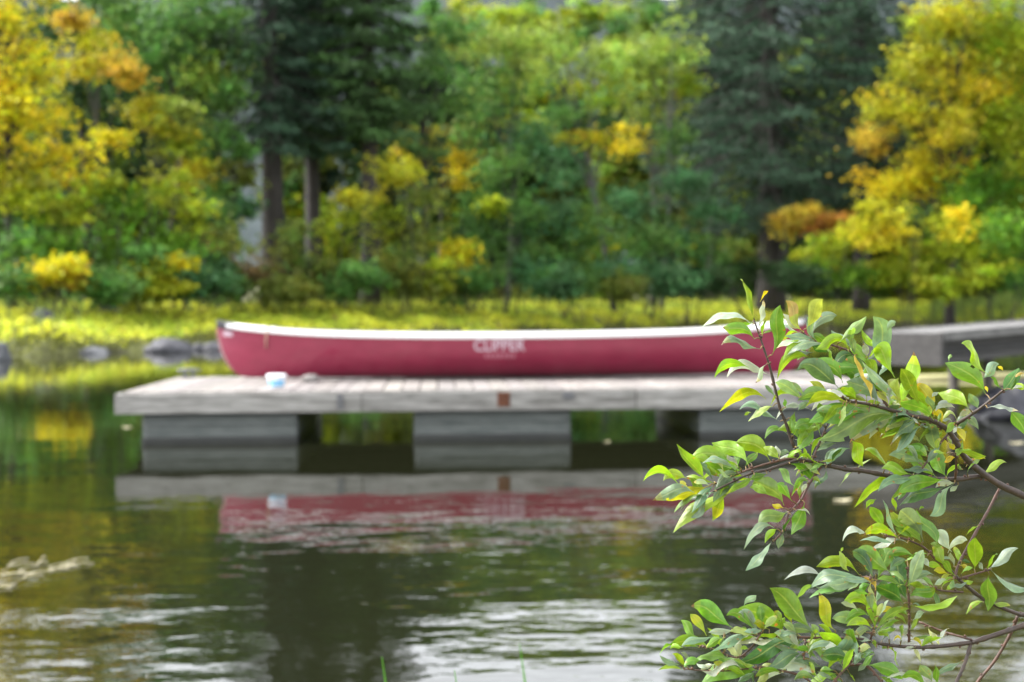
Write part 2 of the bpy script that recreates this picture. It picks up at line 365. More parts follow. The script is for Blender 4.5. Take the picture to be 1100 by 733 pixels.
SH = [  # px, depth, label, blobs
 (45, 40, "yellow green shrub at the left edge below the yellow tree", [(30, 215, 40, 30, 'yg'), (65, 225, 34, 28, 'yg'), (20, 265, 34, 30, 'gr'), (60, 262, 28, 24, 'bg')]),
 (58, 38.5, "low golden yellow shrub at the far left above the shore rocks", [(45, 296, 20, 11, 'ye'), (68, 290, 16, 10, 'ye'), (80, 303, 14, 8, 'og')]),
 (120, 40.5, "big bright green shrub left of the spruce trunks", [(95, 215, 36, 26, 'yg'), (135, 230, 38, 30, 'bg'), (115, 275, 40, 30, 'bg'), (155, 285, 34, 28, 'gr'), (90, 300, 26, 20, 'gr'), (140, 310, 30, 14, 'bg')]),
 (190, 41, "yellow flecked green shrub next to the big bright green one", [(175, 210, 30, 24, 'yg'), (205, 235, 24, 22, 'yg'), (185, 268, 30, 24, 'bg'), (190, 284, 14, 8, 'ye'), (200, 305, 30, 18, 'bn')]),
 (228, 43, "low dark green shrub between bright shrubs and the spruce trunks", [(225, 285, 24, 20, 'bn'), (240, 260, 20, 20, 'ol'), (235, 308, 28, 12, 'gr')]),
 (268, 44, "russet brown low shrub under the thickest spruce", [(262, 292, 26, 14, 'br'), (285, 300, 22, 12, 'br'), (250, 305, 20, 10, 'ol')]),
 (318, 45, "olive shrub under the middle spruce trunk", [(310, 262, 26, 20, 'ol'), (335, 285, 28, 20, 'ol'), (305, 300, 28, 14, 'gr'), (345, 305, 24, 10, 'br')]),
 (365, 46, "yellow shrub between two spruce trunks", [(362, 240, 20, 16, 'yg'), (375, 215, 14, 12, 'yo'), (360, 275, 24, 18, 'yg'), (375, 300, 24, 14, 'gr')]),
 (430, 47, "tall mustard yellow shrub right of the spruce trunks", [(430, 195, 28, 26, 'yo'), (460, 215, 26, 24, 'ol'), (415, 235, 26, 26, 'yg'), (450, 255, 32, 26, 'ol'), (425, 285, 34, 22, 'ol'), (465, 295, 26, 16, 'yg')]),
 (495, 48, "little bright yellow shrub in front of green bushes near the middle", [(493, 270, 14, 12, 'ye'), (500, 290, 16, 12, 'yo'), (485, 300, 18, 10, 'ol')]),
 (545, 50, "rounded green shrub at the middle of the bank", [(520, 240, 30, 24, 'gr'), (560, 235, 32, 26, 'gr'), (540, 280, 40, 24, 'gr'), (530, 222, 12, 7, 'yg'), (575, 290, 30, 18, 'bn')]),
 (610, 51, "deep green shrub below the leaning birch", [(600, 230, 32, 28, 'bn'), (635, 250, 30, 26, 'gr'), (605, 285, 36, 22, 'gr'), (650, 295, 28, 16, 'bn')]),
 (690, 53, "dark green shrub right of the leaning birch's foot", [(680, 215, 34, 28, 'bn'), (700, 255, 34, 26, 'gr'), (680, 290, 36, 20, 'bn')]),
 (745, 54, "blue green layered shrub left of the great spruce", [(735, 195, 28, 24, 'bn'), (760, 225, 26, 22, 'bn'), (725, 255, 34, 22, 'bn'), (755, 270, 30, 22, 'gr'), (740, 298, 30, 14, 'dg')]),
 (810, 56, "low dark green shrub under the great spruce", [(800, 285, 32, 16, 'dg'), (835, 295, 26, 12, 'dg'), (790, 265, 20, 14, 'ol')]),
 (895, 55, "lime green shrub right of the small orange shrub", [(885, 275, 30, 22, 'yg'), (910, 255, 24, 18, 'yg'), (900, 298, 34, 16, 'bg')]),
 (965, 54, "yellow rounded shrub below the golden tree", [(955, 250, 36, 26, 'ye'), (985, 270, 34, 26, 'yg'), (960, 290, 34, 18, 'yg'), (930, 230, 22, 18, 'yo'), (1000, 305, 30, 14, 'yg'), (1015, 275, 30, 24, 'yg')]),
 (1065, 53, "green and yellow shrub at the right edge above the reeds", [(1050, 265, 36, 26, 'yg'), (1090, 260, 34, 30, 'bg'), (1060, 298, 36, 18, 'yg'), (1105, 300, 30, 20, 'gr'), (1035, 240, 20, 16, 'ye')]),
]
for (px, dep, lab, bl) in SH:
    plant("shrub", lab, "shrub", GS, px, dep, bl, tr=.035, stems=4)

LOW = ["fern green", "dull olive", "dark green", "brownish green", "yellowish green", "grey green"]
rr = random.Random(3)
lowpx = [10, 100, 160, 205, 300, 385, 455, 520, 580, 625, 660, 715, 770, 850, 930, 1010, 1040, 1095]
wher = ["at the left edge of the bank", "below the big bright green shrub", "below the yellow flecked shrub", "left of the russet brown shrub", "below the olive shrub", "below the yellow shrub between spruce trunks",
        "below the mustard yellow shrub", "beside the little bright yellow shrub", "right of the rounded green shrub", "at the foot of the leaning birch", "just right of the leaning birch's foot", "left below the blue green layered shrub",
        "under the left boughs of the great spruce", "right of the great spruce's trunk", "below the lime green shrub", "at the foot of the golden tree", "right of the golden tree's foot", "in the reeds at the right edge"]
lowpal = ['gr', 'gr', 'yg', 'bn', 'ol', 'gr', 'ol', 'gr', 'bn', 'gr', 'ol', 'bn', 'dg', 'dg', 'bg', 'yg', 'ol', 'bg']
names = dict(gr="green", yg="yellowish green", bn="blue green", ol="olive", dg="dark green", bg="bright green")
for px, wh, pl in zip(lowpx, wher, lowpal):
    dep = 39 + 16 * max(0, min(1, (px - 60) / 850)) - (1 if px < 250 else 0)
    plant("low_shrub", f"low {names[pl]} undergrowth bush {wh}", "shrub", "low bushes along the foot of the wood", px, dep,
          [(px + rr.uniform(-26, 26), 308 + rr.uniform(-10, 4), rr.uniform(18, 28), rr.uniform(10, 15), pl) for _ in range(3)], tr=.02, stems=3, dens=1.2)

# far wood behind: one mass
Q, Cc = [], []
for i in range(150):
    px = random.uniform(-250, 1350)
    if 345 < px < 392 or 225 < px < 285: top = random.uniform(235, 300)
    elif 255 < px < 290 or 395 < px < 470 or 516 < px < 566 or 40 < px < 100: top = random.uniform(85, 150)
    elif 480 < px < 745: top = random.uniform(60, 140)
    else: top = random.uniform(10, 80)
    dep = random.uniform(78, 98); m = dep / FPX
    for py in np.arange(top, 310, 42):
        c = at(px + random.uniform(-14, 14), py + 20, dep)
        q, cc = blob_leaves(c, 26 * m, 1.6, 24 * m, random.choice(['dg', 'dg', 'gr', 'sp', 'ol', 'lg', 'yg']), .62, .24); Q.append(q); Cc.append(cc)
for px in range(470, 760, 15):                                # tall airy tops of the far wood
    dep = random.uniform(92, 104); m = dep / FPX
    for py in (random.uniform(8, 30), random.uniform(30, 60)):
        c = at(px + random.uniform(-10, 10), py, dep); q, cc = blob_leaves(c, 15 * m, 1.2, 17 * m, random.choice(['gr', 'lg', 'lg', 'yg']), .34, .2); Q.append(q); Cc.append(cc)
tag(link("distant_wood", quads_mesh("distant_wood", np.concatenate(Q), np.concatenate(Cc)), M_FOL), kind="stuff")

# ground cover on the far bank
n = 190000
pxs = rng.uniform(-120, 1230, n); u = rng.random(n)
dep = np.zeros(n); X = np.zeros(n)
Y = rng.uniform(32, 80, n); X = (pxs - CX) / FPX * Y
s = Y - shore_y(X); keep = (s > -.25) & (s < 13)
X, Y, s = X[keep], Y[keep], s[keep]
Z = ground_z(X, Y); n = len(X)
patch = np.sin(X * .9 + 1.3) * np.sin(Y * .7) + .6 * np.sin(X * 2.3 + Y)
h = rng.uniform(.05, .26, n) * (1 + .35 * patch)
P = np.stack([X, Y, Z + h], -1)
ca, cb, cc_ = np.array([.58, .58, .045]), np.array([.29, .40, .032]), np.array([.26, .20, .04])
mixf = np.clip(.5 + .35 * patch + rng.normal(0, .25, n) - .008 * (X + 4), 0, 1)[:, None]
C3 = (ca * mixf + cb * (1 - mixf)) * np.exp(rng.normal(0, .16, (n, 1)))
C3 = np.where(rng.random((n, 1)) < .06, cc_, C3)
edge = (s < .75 + .5 * np.sin(X * 2.1) + rng.normal(0, .2, n))[:, None]; C3 = np.where(edge, np.array([.10, .11, .022]) * np.exp(rng.normal(0, .3, (n, 1))), C3)   # sedges and mud at the waterline
tag(link("ground_cover", quads_mesh("ground_cover", leaf_quads(P, rng.uniform(.05, .105, n), -.2, .6, 1.2), C3), M_FOL), kind="stuff")

def blades(name, P, H, W, cols, lean=.25, material=None):
    n = len(P); a = rng.uniform(0, 6.283, n); d = np.stack([np.cos(a), np.sin(a), 0 * a], -1)
    l = unit(rng.normal(size=(n, 3)) * np.array([1, 1, 0])) * (H * lean * rng.random(n))[:, None]
    mid = P + l * .35 + np.array([0, 0, 1.]) * (H * .55)[:, None]; top = P + l + np.array([0, 0, 1.]) * H[:, None]
    W = W[:, None]
    q1 = np.stack([P - d * W, P + d * W, mid + d * W * .8, mid - d * W * .8], 1)
    q2 = np.stack([mid - d * W * .8, mid + d * W * .8, top + d * W * .05, top - d * W * .05], 1)
    me = quads_mesh(name, np.concatenate([q1, q2]), np.concatenate([cols, cols]))
    return link(name, me, material or M_FOL)
def reed_patch(name, px0, px1, s0, s1, n, h0, h1, col):
    Y = rng.uniform(30, 72, n * 6); X = (rng.uniform(px0, px1, n * 6) - CX) / FPX * Y; s = Y - shore_y(X)
    k = np.where((s > s0) & (s < s1))[0][:n]; X, Y = X[k], Y[k]
    P = np.stack([X, Y, ground_z(X, Y) - .05], -1)
    cols = np.array(col) * np.exp(rng.normal(0, .25, (len(k), 1)))
    return tag(blades(name, P, rng.uniform(h0, h1, len(k)), rng.uniform(.012, .028, len(k)), cols), kind="stuff")
reed_patch("reeds", 1000, 1200, .5, 9, 1500, .7, 1.7, (.14, .20, .04))
reed_patch("reeds", -60, 85, 1.0, 8, 160, .3, 1.0, (.12, .17, .05))
reed_patch("meadow_grass", -60, 1150, 6, 13, 5000, .3, .75, (.16, .20, .03))

# shore rocks
M_ROCK = mat("dark_rock", rough=.8); noise_mix(M_ROCK, (.022, .022, .027), (.085, .085, .095), nscale=5, bump=.04)
M_ROCKP = mat("pale_rock", rough=.8); noise_mix(M_ROCKP, (.04, .042, .047), (.10, .105, .112), nscale=5, bump=.03)
M_ROCKK = mat("wet_black_rock", rough=.35); noise_mix(M_ROCKK, (.010, .010, .014), (.035, .035, .045), nscale=4, bump=.03)
def rock(label, px, py_base, wpx, hpx, material, seed, group="rocks along the water's edge", depth_f=.7):
    dep = CAM_H * FPX / (py_base - 328.6); p = at(px, py_base, dep); m = dep / FPX
    bm = bmesh.new(); bmesh.ops.create_icosphere(bm, subdivisions=4, radius=1)
    for v in bm.verts:
        c = v.co.copy(); nn = mnoise.fractal(c * 1.1 + Vector((seed * 7.3, seed, 0)), .9, 2.1, 5)
        cell = mnoise.voronoi(c * 1.3 + Vector((seed, 3 * seed, 1)))[0][0]
        v.co = c * (1 + .28 * nn + .30 * (cell - .4))
        v.co.z = max(v.co.z, -.5)
    mb = MB(); mb.bm(bm, Matrix.Diagonal((wpx * m / 2, wpx * m / 2 * depth_f, hpx * m / 1.05, 1)))
    o = mb.build("rock", material, smooth=True); o.location = (p.x, p.y, 0.0); o.rotation_euler = (0, 0, seed * .35 % 1.2 - .6)
    tag(o, label, "rock", group); return o
rock("largest dark rock at the far left edge of the water", 2, 372, 34, 26, M_ROCK, 1)
rock("pale rounded rock at far left in front of the largest dark one", -2, 384, 26, 20, M_ROCKP, 2)
rock("grey rock leaning against the right side of the largest dark one", 28, 373, 26, 18, M_ROCK, 3)
rock("flat pale slab lying at the waterline left of the dock", 100, 377, 38, 7, M_ROCKP, 4)
rock("small dark rock left of the broad grey boulder", 146, 373, 18, 9, M_ROCK, 5)
rock("broad grey boulder at the waterline left of the canoe's bow", 182, 376, 46, 15, M_ROCK, 6)
rock("little dark rock between the broad grey boulder and the canoe", 213, 374, 18, 8, M_ROCK, 7)
rock("dark rock partly hidden behind the canoe's bow", 230, 375, 22, 10, M_ROCK, 8)
r = rock("half buried grey rock up in the yellow plants left of the dock", 112, 372, 22, 12, M_ROCK, 9); r.location = (at(112, 349, 39).x, 39.5, float(ground_z(np.array(at(112, 349, 39).x), np.array(39.5))) + .15)
r = rock("grey rock in the yellow plants above the leaning rock", 46, 372, 22, 12, M_ROCK, 10); r.location = (at(48, 345, 37).x, 37, float(ground_z(np.array(at(48, 345, 37).x), np.array(37.))) + .2)
rock("glossy black boulder standing in the water right of the dock", 1096, 452, 104, 36, M_ROCKK, 11, group=None, depth_f=.8)

# ------------------------------------------------------------------ floating dock
RZ = R(3.0)
DX0, DY0 = at(130, 430, 11.2).x, 11.2
DW, DD, ZT = 6.16, 2.45, 0.415
dock = empty("floating_dock", (DX0, DY0, 0), RZ)
tag(dock, "weathered grey plank floating dock carrying the red canoe", "dock")
def wood(name, c1, c2, scale, nscale=6, rough=.85, attr=True):
    m = mat(name, rough=rough); noise_mix(m, c1, c2, scale, nscale, 8, .3, .7, .004, attr=attr); return m
M_DECK = wood("bleached_deck_wood", (.125, .113, .105), (.245, .225, .212), (6, .5, 6))
M_FASC = wood("grey_edge_wood", (.085, .080, .070), (.33, .32, .30), (.6, 6, 5))
M_DARKW = wood("dark_frame_wood", (.03, .027, .022), (.08, .07, .06), (1, 4, 4), attr=False)
mb = MB(); x = 0.0
nb = 42; bw = DW / nb
for i in range(nb):
    g = random.uniform(.78, 1.08); cc = (g, g * random.uniform(.975, 1.0), g * random.uniform(.95, 1.0))
    dz = random.uniform(-.003, .003)
    mb.box((i * bw + .005, .003, ZT - .038 + dz), ((i + 1) * bw - .005, DD - .003, ZT + dz), .004, col=cc)
mb.build("decking", M_DECK, dock, cols=True)
def fascia(lo, hi, splits, axis_):
    mb = MB(); e = [0] + splits + [1]
    for a, c in zip(e[:-1], e[1:]):
        l, h = list(lo), list(hi)
        l[axis_] = lo[axis_] + (hi[axis_] - lo[axis_]) * a + .003; h[axis_] = lo[axis_] + (hi[axis_] - lo[axis_]) * c - .003
        g = random.uniform(.85, 1.1); mb.box(l, h, .006, col=(g, g, g))
    return mb.build("edge_board", M_FASC, dock, cols=True)
FZ0, FZ1 = .245, ZT - .012
fascia((-.045, -.045, FZ0), (DW + .045, -.002, FZ1), [.31, .66], 0)
fascia((-.045, DD + .002, FZ0), (DW + .045, DD + .045, FZ1), [.5], 0)
fascia((-.045, .0, FZ0), (-.002, DD, FZ1), [], 1)
fascia((DW + .002, .0, FZ0), (DW + .045, DD, FZ1), [], 1)
mb = MB()
for yy in (.25, .85, 1.5, 2.1): mb.box((.02, yy, .262), (DW - .02, yy + .05, ZT - .043))
mb.build("joists", M_DARKW, dock)
M_FLOAT = mat("blue_grey_plastic", rough=.5)
noise_mix(M_FLOAT, (.050, .060, .056), (.115, .125, .118), (1.5, 1.5, 6), 3, 6, .3, .7, .002)
M_SLIME = mat("waterline_slime", rough=.5); noise_mix(M_SLIME, (.004, .005, .004), (.016, .018, .014), nscale=5)
fd = 11.45
for (a, c) in ((158, 322), (445, 614), (753, 921)):
    x0, x1 = (a - CX) / FPX * fd - DX0, (c - CX) / FPX * fd - DX0
    mb = MB(); mb.box((x0, .05, -.18), (x1, DD - .1, .238), .035)
    mb.box((x0 + .03, .040, .14), (x1 - .03, .06, .17), .01)     # moulded seam along the front face
    f = mb.build("float", M_FLOAT, dock, smooth=False)
    mb = MB(); mb.box((x0 - .004, .033, -.12), (x1 + .004, DD - .09, .055), .02); mb.build("grime_band", M_SLIME, f)
M_RUST = mat("rust", rough=.8, metal=.3); noise_mix(M_RUST, (.07, .025, .012), (.16, .06, .03), nscale=30, bump=.002)
M_STEEL = mat("dull_steel", (.13, .13, .135), .5, metal=.6)
def plate(px, w_, h_, m, zc):
    x = (px - CX) / FPX * 11.45 - DX0
    mb = MB(); mb.box((x - w_ / 2, -.052, zc - h_ / 2), (x + w_ / 2, -.043, zc + h_ / 2), .002)
    for dx in (-.3, .3): mb.lathe([(0, .006), (.012, .006), (.014, 0)], 8, Matrix.Translation((x + dx * w_, -.052, zc)) @ Matrix.Rotation(R(90), 4, 'X'))
    return mb.build("bolt_plate", m, dock)
plate(541, .10, .115, M_RUST, .335); plate(610, .09, .06, M_STEEL, .36); plate(368, .05, .12, M_STEEL, .33); plate(862, .08, .08, M_STEEL, .34)
# mooring cleat at the back left corner
mb = MB(); mb.tube([(-.11, 0, .06), (-.05, 0, .07), (.05, 0, .07), (.11, 0, .06)], [.012, .018, .018, .012], 8)
mb.box((-.05, -.02, 0), (-.02, .02, .07), .005); mb.box((.02, -.02, 0), (.05, .02, .07), .005); mb.box((-.08, -.03, 0), (.08, .03, .012), .003)
cl = mb.build("cleat", M_STEEL, dock); cl.location = (.13, DD - .12, ZT + .003)

# ------------------------------------------------------------------ canoe
CL = 2.755                                                    # half length
def keel(x):
    a = abs(x); z = .018 * (a / CL) ** 2
    if a > 2.42: t = (a - 2.42) / (CL - 2.42); z += .49 * (1 - math.sqrt(max(0, 1 - t ** 2.6)))
    return z
def sheer(x):
    a = abs(x) / CL; return .395 + .05 * a ** 2 + .072 * a ** 5
def beam(x): return .445 * max(0, 1 - (abs(x) / CL) ** 2.15) ** .92 + .004
def hull_y(x, v):
    """half width at station x, v = 0 keel .. 1 sheer"""
    e = .36 + .45 * (abs(x) / CL) ** 3
    y = beam(x) * (v ** e) * (1 + .07 * math.sin(v * math.pi) * (1 - (abs(x) / CL) ** 2))
    return y
canoe_px, canoe_d = 552, 13.12
cpt = at(canoe_px + 5, 400, canoe_d)
canoe = empty("canoe", (cpt.x, cpt.y, ZT + .008), RZ + R(.5))
tag(canoe, "dark red canoe with white gunwales resting on the grey dock", "canoe")
M_HULL = mat("red_gelcoat", (.30, .016, .045), .28, .5)
noise_mix(M_HULL, (.205, .012, .040), (.26, .022, .058), (1, 1, 3), 5, 6, .3, .7)
bsdf(M_HULL).inputs['Coat Weight'].default_value = .7; bsdf(M_HULL).inputs['Coat Roughness'].default_value = .2
M_INNER = mat("canoe_lining", (.42, .40, .36), .6)
M_WHITE = mat("white_vinyl", (.80, .80, .80), .4)
M_BLACKP = mat("black_plastic", (.015, .015, .018), .4)
M_ASH = mat("varnished_ash", rough=.4); noise_mix(M_ASH, (.26, .15, .06), (.42, .27, .12), (1, 8, 8), 5)
us = np.sin(np.linspace(-math.pi / 2, math.pi / 2, 91)); st = [CL * (.5 * u + .5 * (np.sign(u) * abs(u) ** .8)) for u in us]
vs = [i / 15 for i in range(16)]
mb = MB(); nv = 31
for x in st:
    k, s_ = keel(x), sheer(x)
    for j in range(nv):
        v = (j - 15) / 15; y = hull_y(x, abs(v) ** 1.4); mb.v.append((x, y if v > 0 else -y, k + (s_ - k) * abs(v) ** 1.4))
for i in range(len(st) - 1):
    for j in range(nv - 1):
        a = i * nv + j; mb.face([a, a + 1, a + nv + 1, a + nv])
hull = mb.build("hull", [M_HULL, M_INNER], canoe, smooth=True)
sm = hull.modifiers.new("shell", 'SOLIDIFY'); sm.thickness = .012; sm.offset = -1; sm.material_offset = 1; sm.material_offset_rim = 0
for sgn in (-1, 1):
    mb = MB(); xs = [x for x in st if abs(x) < CL - .075]; prof = [(-.014, -.03), (.016, -.03), (.022, -.02), (.022, .006), (.012, .014), (-.014, .014)]
    for x in xs:
        for (dy, dz) in prof: mb.v.append((x, sgn * (hull_y(x, 1) + dy), sheer(x) + dz))
    n = len(prof)
    for i in range(len(xs) - 1):
        for j in range(n):
            a, c = i * n + j, i * n + (j + 1) % n; mb.face([a, c, c + n, a + n] if sgn < 0 else [a, a + n, c + n, c])
    mb.face(list(range(n))); mb.face([(len(xs) - 1) * n + j for j in range(n)][::-1])
    mb.build("gunwale", M_WHITE, canoe)
for sgn in (-1, 1):                                           # end caps and little decks
    mb = MB(); xs = np.linspace(CL - .16, CL - .002, 7)
    for x in xs:
        h_ = hull_y(x, 1) + .02
        for (yy, dz) in ((-h_, -.04), (-h_, .012), (0, .028), (h_, .012), (h_, -.04)): mb.v.append((sgn * x, yy, sheer(x) + dz))
    for i in range(6):
        for j in range(4): a = i * 5 + j; mb.face([a, a + 5, a + 6, a + 1])
    mb.face([0, 1, 2, 3, 4]); mb.face([30, 31, 32, 33, 34])
    mb.build("end_cap", M_BLACKP, canoe, smooth=False)
    mb = MB(); xs = np.linspace(CL - .55, CL - .15, 6)        # white deck plate
    for x in xs:
        h_ = hull_y(x, 1) - .006
        for yy in (-h_, 0, h_): mb.v.append((sgn * x, yy, sheer(x) + (.004 if yy else .02)))
    for i in range(5):
        for j in range(2): a = i * 3 + j; mb.face([a, a + 3, a + 4, a + 1])
    mb.build("deck_plate", M_WHITE, canoe)
for x in (-1.25, .0, 1.15):
    mb = MB(); y = hull_y(x, 1) - .016; mb.box((x - .03, -y, sheer(x) - .035), (x + .03, y, sheer(x) - .012), .004)
    mb.build("yoke" if x == 0 else "thwart", M_ASH, canoe)
for x in (-1.75, 1.55):
    s_ = empty("seat"); s_.parent = canoe; y = hull_y(x, .7) - .05; z = sheer(x) - .1
    mb = MB()
    for dx in (-.12, .12): mb.box((x + dx - .018, -y, z - .02), (x + dx + .018, y, z), .003)
    for dy in (-.2, .2): mb.box((x - .102, dy * y / .4 - .018, z - .021), (x + .102, dy * y / .4 + .018, z - .001), .003)
    mb.build("seat_frame", M_ASH, s_)
    mb = MB()
    for k in range(9):
        xx = x - .09 + k * .0225; mb.box((xx - .008, -y * .5, z + .001), (xx + .008, y * .5, z + .005))
    mb.build("webbing", mat("cane_web", (.5, .4, .24), .7), s_)
# lettering laid onto the hull's near side
def solve_hull(x, z):
    v = max(.02, min(1, (z - keel(x)) / (sheer(x) - keel(x)))); return -hull_y(x, v)
def on_hull(text, x_c, z_c, width, name, material, offset=.004, shear=.0):
    cu = bpy.data.curves.new(name, 'FONT'); cu.body = text; cu.align_x = 'CENTER'; cu.align_y = 'CENTER'; cu.size = 1; cu.offset = offset * 8; cu.shear = shear
    to = bpy.data.objects.new(name, cu); COL.objects.link(to)
    bpy.context.view_layer.update(); dg = bpy.context.evaluated_depsgraph_get()
    me = bpy.data.meshes.new_from_object(to.evaluated_get(dg)); bpy.data.objects.remove(to)
    bm = bmesh.new(); bm.from_mesh(me); bmesh.ops.triangulate(bm, faces=bm.faces)
    xs = [v.co.x for v in bm.verts]; k = width / (max(xs) - min(xs)); mid = (max(xs) + min(xs)) / 2
    for v in bm.verts:
        X_, Z_ = x_c + (v.co.x - mid) * k, z_c + v.co.y * k * 1.15
        v.co = Vector((X_, solve_hull(X_, Z_) - .004, Z_))
    bm.to_mesh(me); bm.free(); return link(name, me, material, canoe)
M_LET = mat("pale_lettering", (.50, .38, .44), .5)
M_LETF = mat("faded_lettering", (.42, .15, .20), .5)
lx = ((533.5 - CX) / FPX * 12.7) - cpt.x
on_hull("CLIPPER", lx, .300, .455, "lettering", M_LET, .002)
bm = bmesh.new(); x = lx - .13                                # second, worn line: only dashes of colour are left
for wd in (.03, .035, .028, .04, .03, .035, .03):
    vsq = []
    for (dx, z) in ((0, .19), (wd * .8, .19), (wd * .8, .23), (0, .23)): vsq.append(bm.verts.new((x + dx, solve_hull(x + dx, z) - .004, z)))
    bm.faces.new(vsq); x += wd + .008
me = bpy.data.meshes.new("worn_lettering"); bm.to_mesh(me); bm.free(); link("worn_lettering", me, M_LETF, canoe)
bm = bmesh.new(); vsq = []
for (xx, z) in ((-2.69, .40), (-2.60, .395), (-2.605, .435), (-2.685, .445)): vsq.append(bm.verts.new((xx, solve_hull(xx, z) - .006, z)))
bm.faces.new(vsq); me = bpy.data.meshes.new("bow_mark"); bm.to_mesh(me); bm.free(); link("bow_mark", me, M_LET, canoe)
mb = MB(); x = -2.28; y = -hull_y(x, 1)
mb.tube([(x + .02, y + .05, sheer(x) + .016), (x + .01, y - .026, sheer(x) + .016), (x, y - .034, sheer(x) - .03), (x - .01, solve_hull(x, sheer(x) - .1) - .012, sheer(x) - .1), (x - .015, solve_hull(x, sheer(x) - .17) - .012, sheer(x) - .17)], .006, 6)
mb.build("rope", mat("tan_cord", (.45, .33, .24), .9), canoe, smooth=True)

# ------------------------------------------------------------------ things on the dock
M_TUB = mat("white_tub_plastic", (.78, .80, .84), .4); M_BLUE = mat("blue_print", (.18, .42, .64), .45)
p = at(297, 415, 11.62); tub = empty("plastic_tub", (p.x, p.y, ZT + .006), .3)
tub.scale = (.9, .9, .9); tag(tub, "small white lidded tub with a blue band on the dock's front edge", "tub")
mb = MB(); mb.lathe([(0, 0), (.058, 0), (.062, .004), (.080, .10), (.078, .10)], 32); mb.build("body", M_TUB, tub, smooth=True)
mb = MB(); mb.lathe([(.0645, .015), (.0775, .075)], 32); mb.build("printed_band", M_BLUE, tub, smooth=True)
mb = MB(); mb.lathe([(.080, .094), (.088, .094), (.089, .118), (.086, .122), (.078, .116), (0, .116)], 32); mb.build("lid", M_TUB, tub, smooth=True)
p = at(334, 404, 12.55)
bm = bmesh.new(); bmesh.ops.create_icosphere(bm, subdivisions=3, radius=1)
for v in bm.verts: v.co = v.co * (1 + .25 * mnoise.fractal(v.co * 1.6, .9, 2, 4))
mb = MB(); mb.bm(bm, Matrix.Diagonal((.075, .055, .042, 1)))
o = mb.build("stone", mat("pale_stone", (.16, .148, .14), .9), smooth=True); o.location = (p.x, p.y, ZT + .029)
tag(o, "small pale stone on the dock against the canoe's near side", "stone")

# ------------------------------------------------------------------ gangway
A, B = Vector((3.62, 13.1, 0)), Vector((11.6, 22.4, 0)); dirv = (B - A).normalized(); GL = (B - A).length
gw = empty("gangway", (A.x, A.y, 0), math.atan2(dirv.y, dirv.x)); tag(gw, "old grey timber gangway running from the dock to the right bank", "gangway")
M_GTOP = wood("silver_timber", (.06, .058, .056), (.16, .156, .15), (.6, 6, 6)); M_GSIDE = wood("dark_grey_timber", (.022, .021, .020), (.065, .061, .058), (.7, 3, 5))
tilt = Matrix.Rotation(-math.atan2(.20, GL), 4, 'Y')
TM = Matrix.Translation((0, 0, .81)) @ tilt
W2 = .32
mb = MB(); nbr = int(GL / .15)
for i in range(nbr):
    g = random.uniform(.8, 1.1); mb.box((i * GL / nbr + .004, -W2, -.035), ((i + 1) * GL / nbr - .004, W2, 0), .003, TM, (g, g, g))
mb.build("decking", M_GTOP, gw, cols=True)
for sg in (-1, 1):
    mb = MB(); y0, y1 = sorted((sg * (W2 + .003), sg * (W2 + .06)))
    for k in range(4):
        g = random.uniform(.85, 1.1); mb.box((k * GL / 4 + .004, y0, -.075), ((k + 1) * GL / 4 - .004, y1, .012), .006, TM, (g, g, g))
    mb.build("curb_rail", M_GTOP, gw, cols=True)
    mb = MB(); y0, y1 = sorted((sg * (W2 - .08), sg * (W2 - .02)))
    for r_, (a, c) in enumerate(((-.145, -.08), (-.225, -.15), (-.30, -.23))):
        for k in range(3):
            g = random.uniform(.5, 1.2) * (1.5, .7, 1.0)[r_]; mb.box((k * GL / 3 + .004, y0, a), ((k + 1) * GL / 3 - .004, y1, c), .005, TM, (g, g, g))
    mb.build("stringer", M_GSIDE, gw, cols=True)
mb = MB(); mb.box((-.055, -W2 - .06, -.30), (-.004, W2 + .06, .0), .006, TM, (.9, .9, .9)); mb.build("end_beam", M_GSIDE, gw, cols=True)
for xx in (1.5, 4.6, 8.0, 11.6):
    for sg in (-1, 1):
        mb = MB(); mb.tube([(xx, sg * (W2 - .14), -.9), (xx, sg * (W2 - .14), .70)], [.05, .05], 10); mb.build("post", M_DARKW, gw, smooth=True)

# ------------------------------------------------------------------ flecks on the water
M_STRAW = mat("pale_straw", (.42, .38, .24), .7)
def leaf_fleck(label, px, py, ln, wd, rot, m):
    dep = CAM_H * FPX / (py - 328.6); p = at(px, py, dep); mb = MB(); k = 12
    for j in range(2):
        mb.v += [(math.cos(2 * math.pi * i / k) * ln * (1 - .3 * (math.sin(2 * math.pi * i / k) ** 2)), math.sin(2 * math.pi * i / k) * wd, .004 + .006 * math.cos(2 * math.pi * i / k) ** 2 - .003 * j) for i in range(k)]
    mb.face(list(range(k))); mb.face(list(range(2 * k - 1, k - 1, -1)))
    for i in range(k): mb.face([i, i + k, (i + 1) % k + k, (i + 1) % k])
    o = mb.build("floating_leaf", m); o.location = (p.x, p.y, 0); o.rotation_euler = (0, 0, rot)
    return tag(o, label, "leaf", "dead leaves floating on the water")
M_TANL = mat("dead_tan_leaf", (.40, .36, .22), .7)
leaf_fleck("tan leaf floating on dark water below the willow's upper branch", 905, 541, .055, .028, .2, M_TANL)
leaf_fleck("small tan leaf floating in front of the dock's right gap", 652, 476, .03, .02, .8, M_TANL)
leaf_fleck("small pale leaf floating by the dock's left end", 137, 457, .045, .03, .1, M_STRAW)
leaf_fleck("pale leaf floating at the right edge below the black boulder", 1092, 480, .06, .03, .1, M_STRAW)
Vq, Cq = [], []
mb = MB()
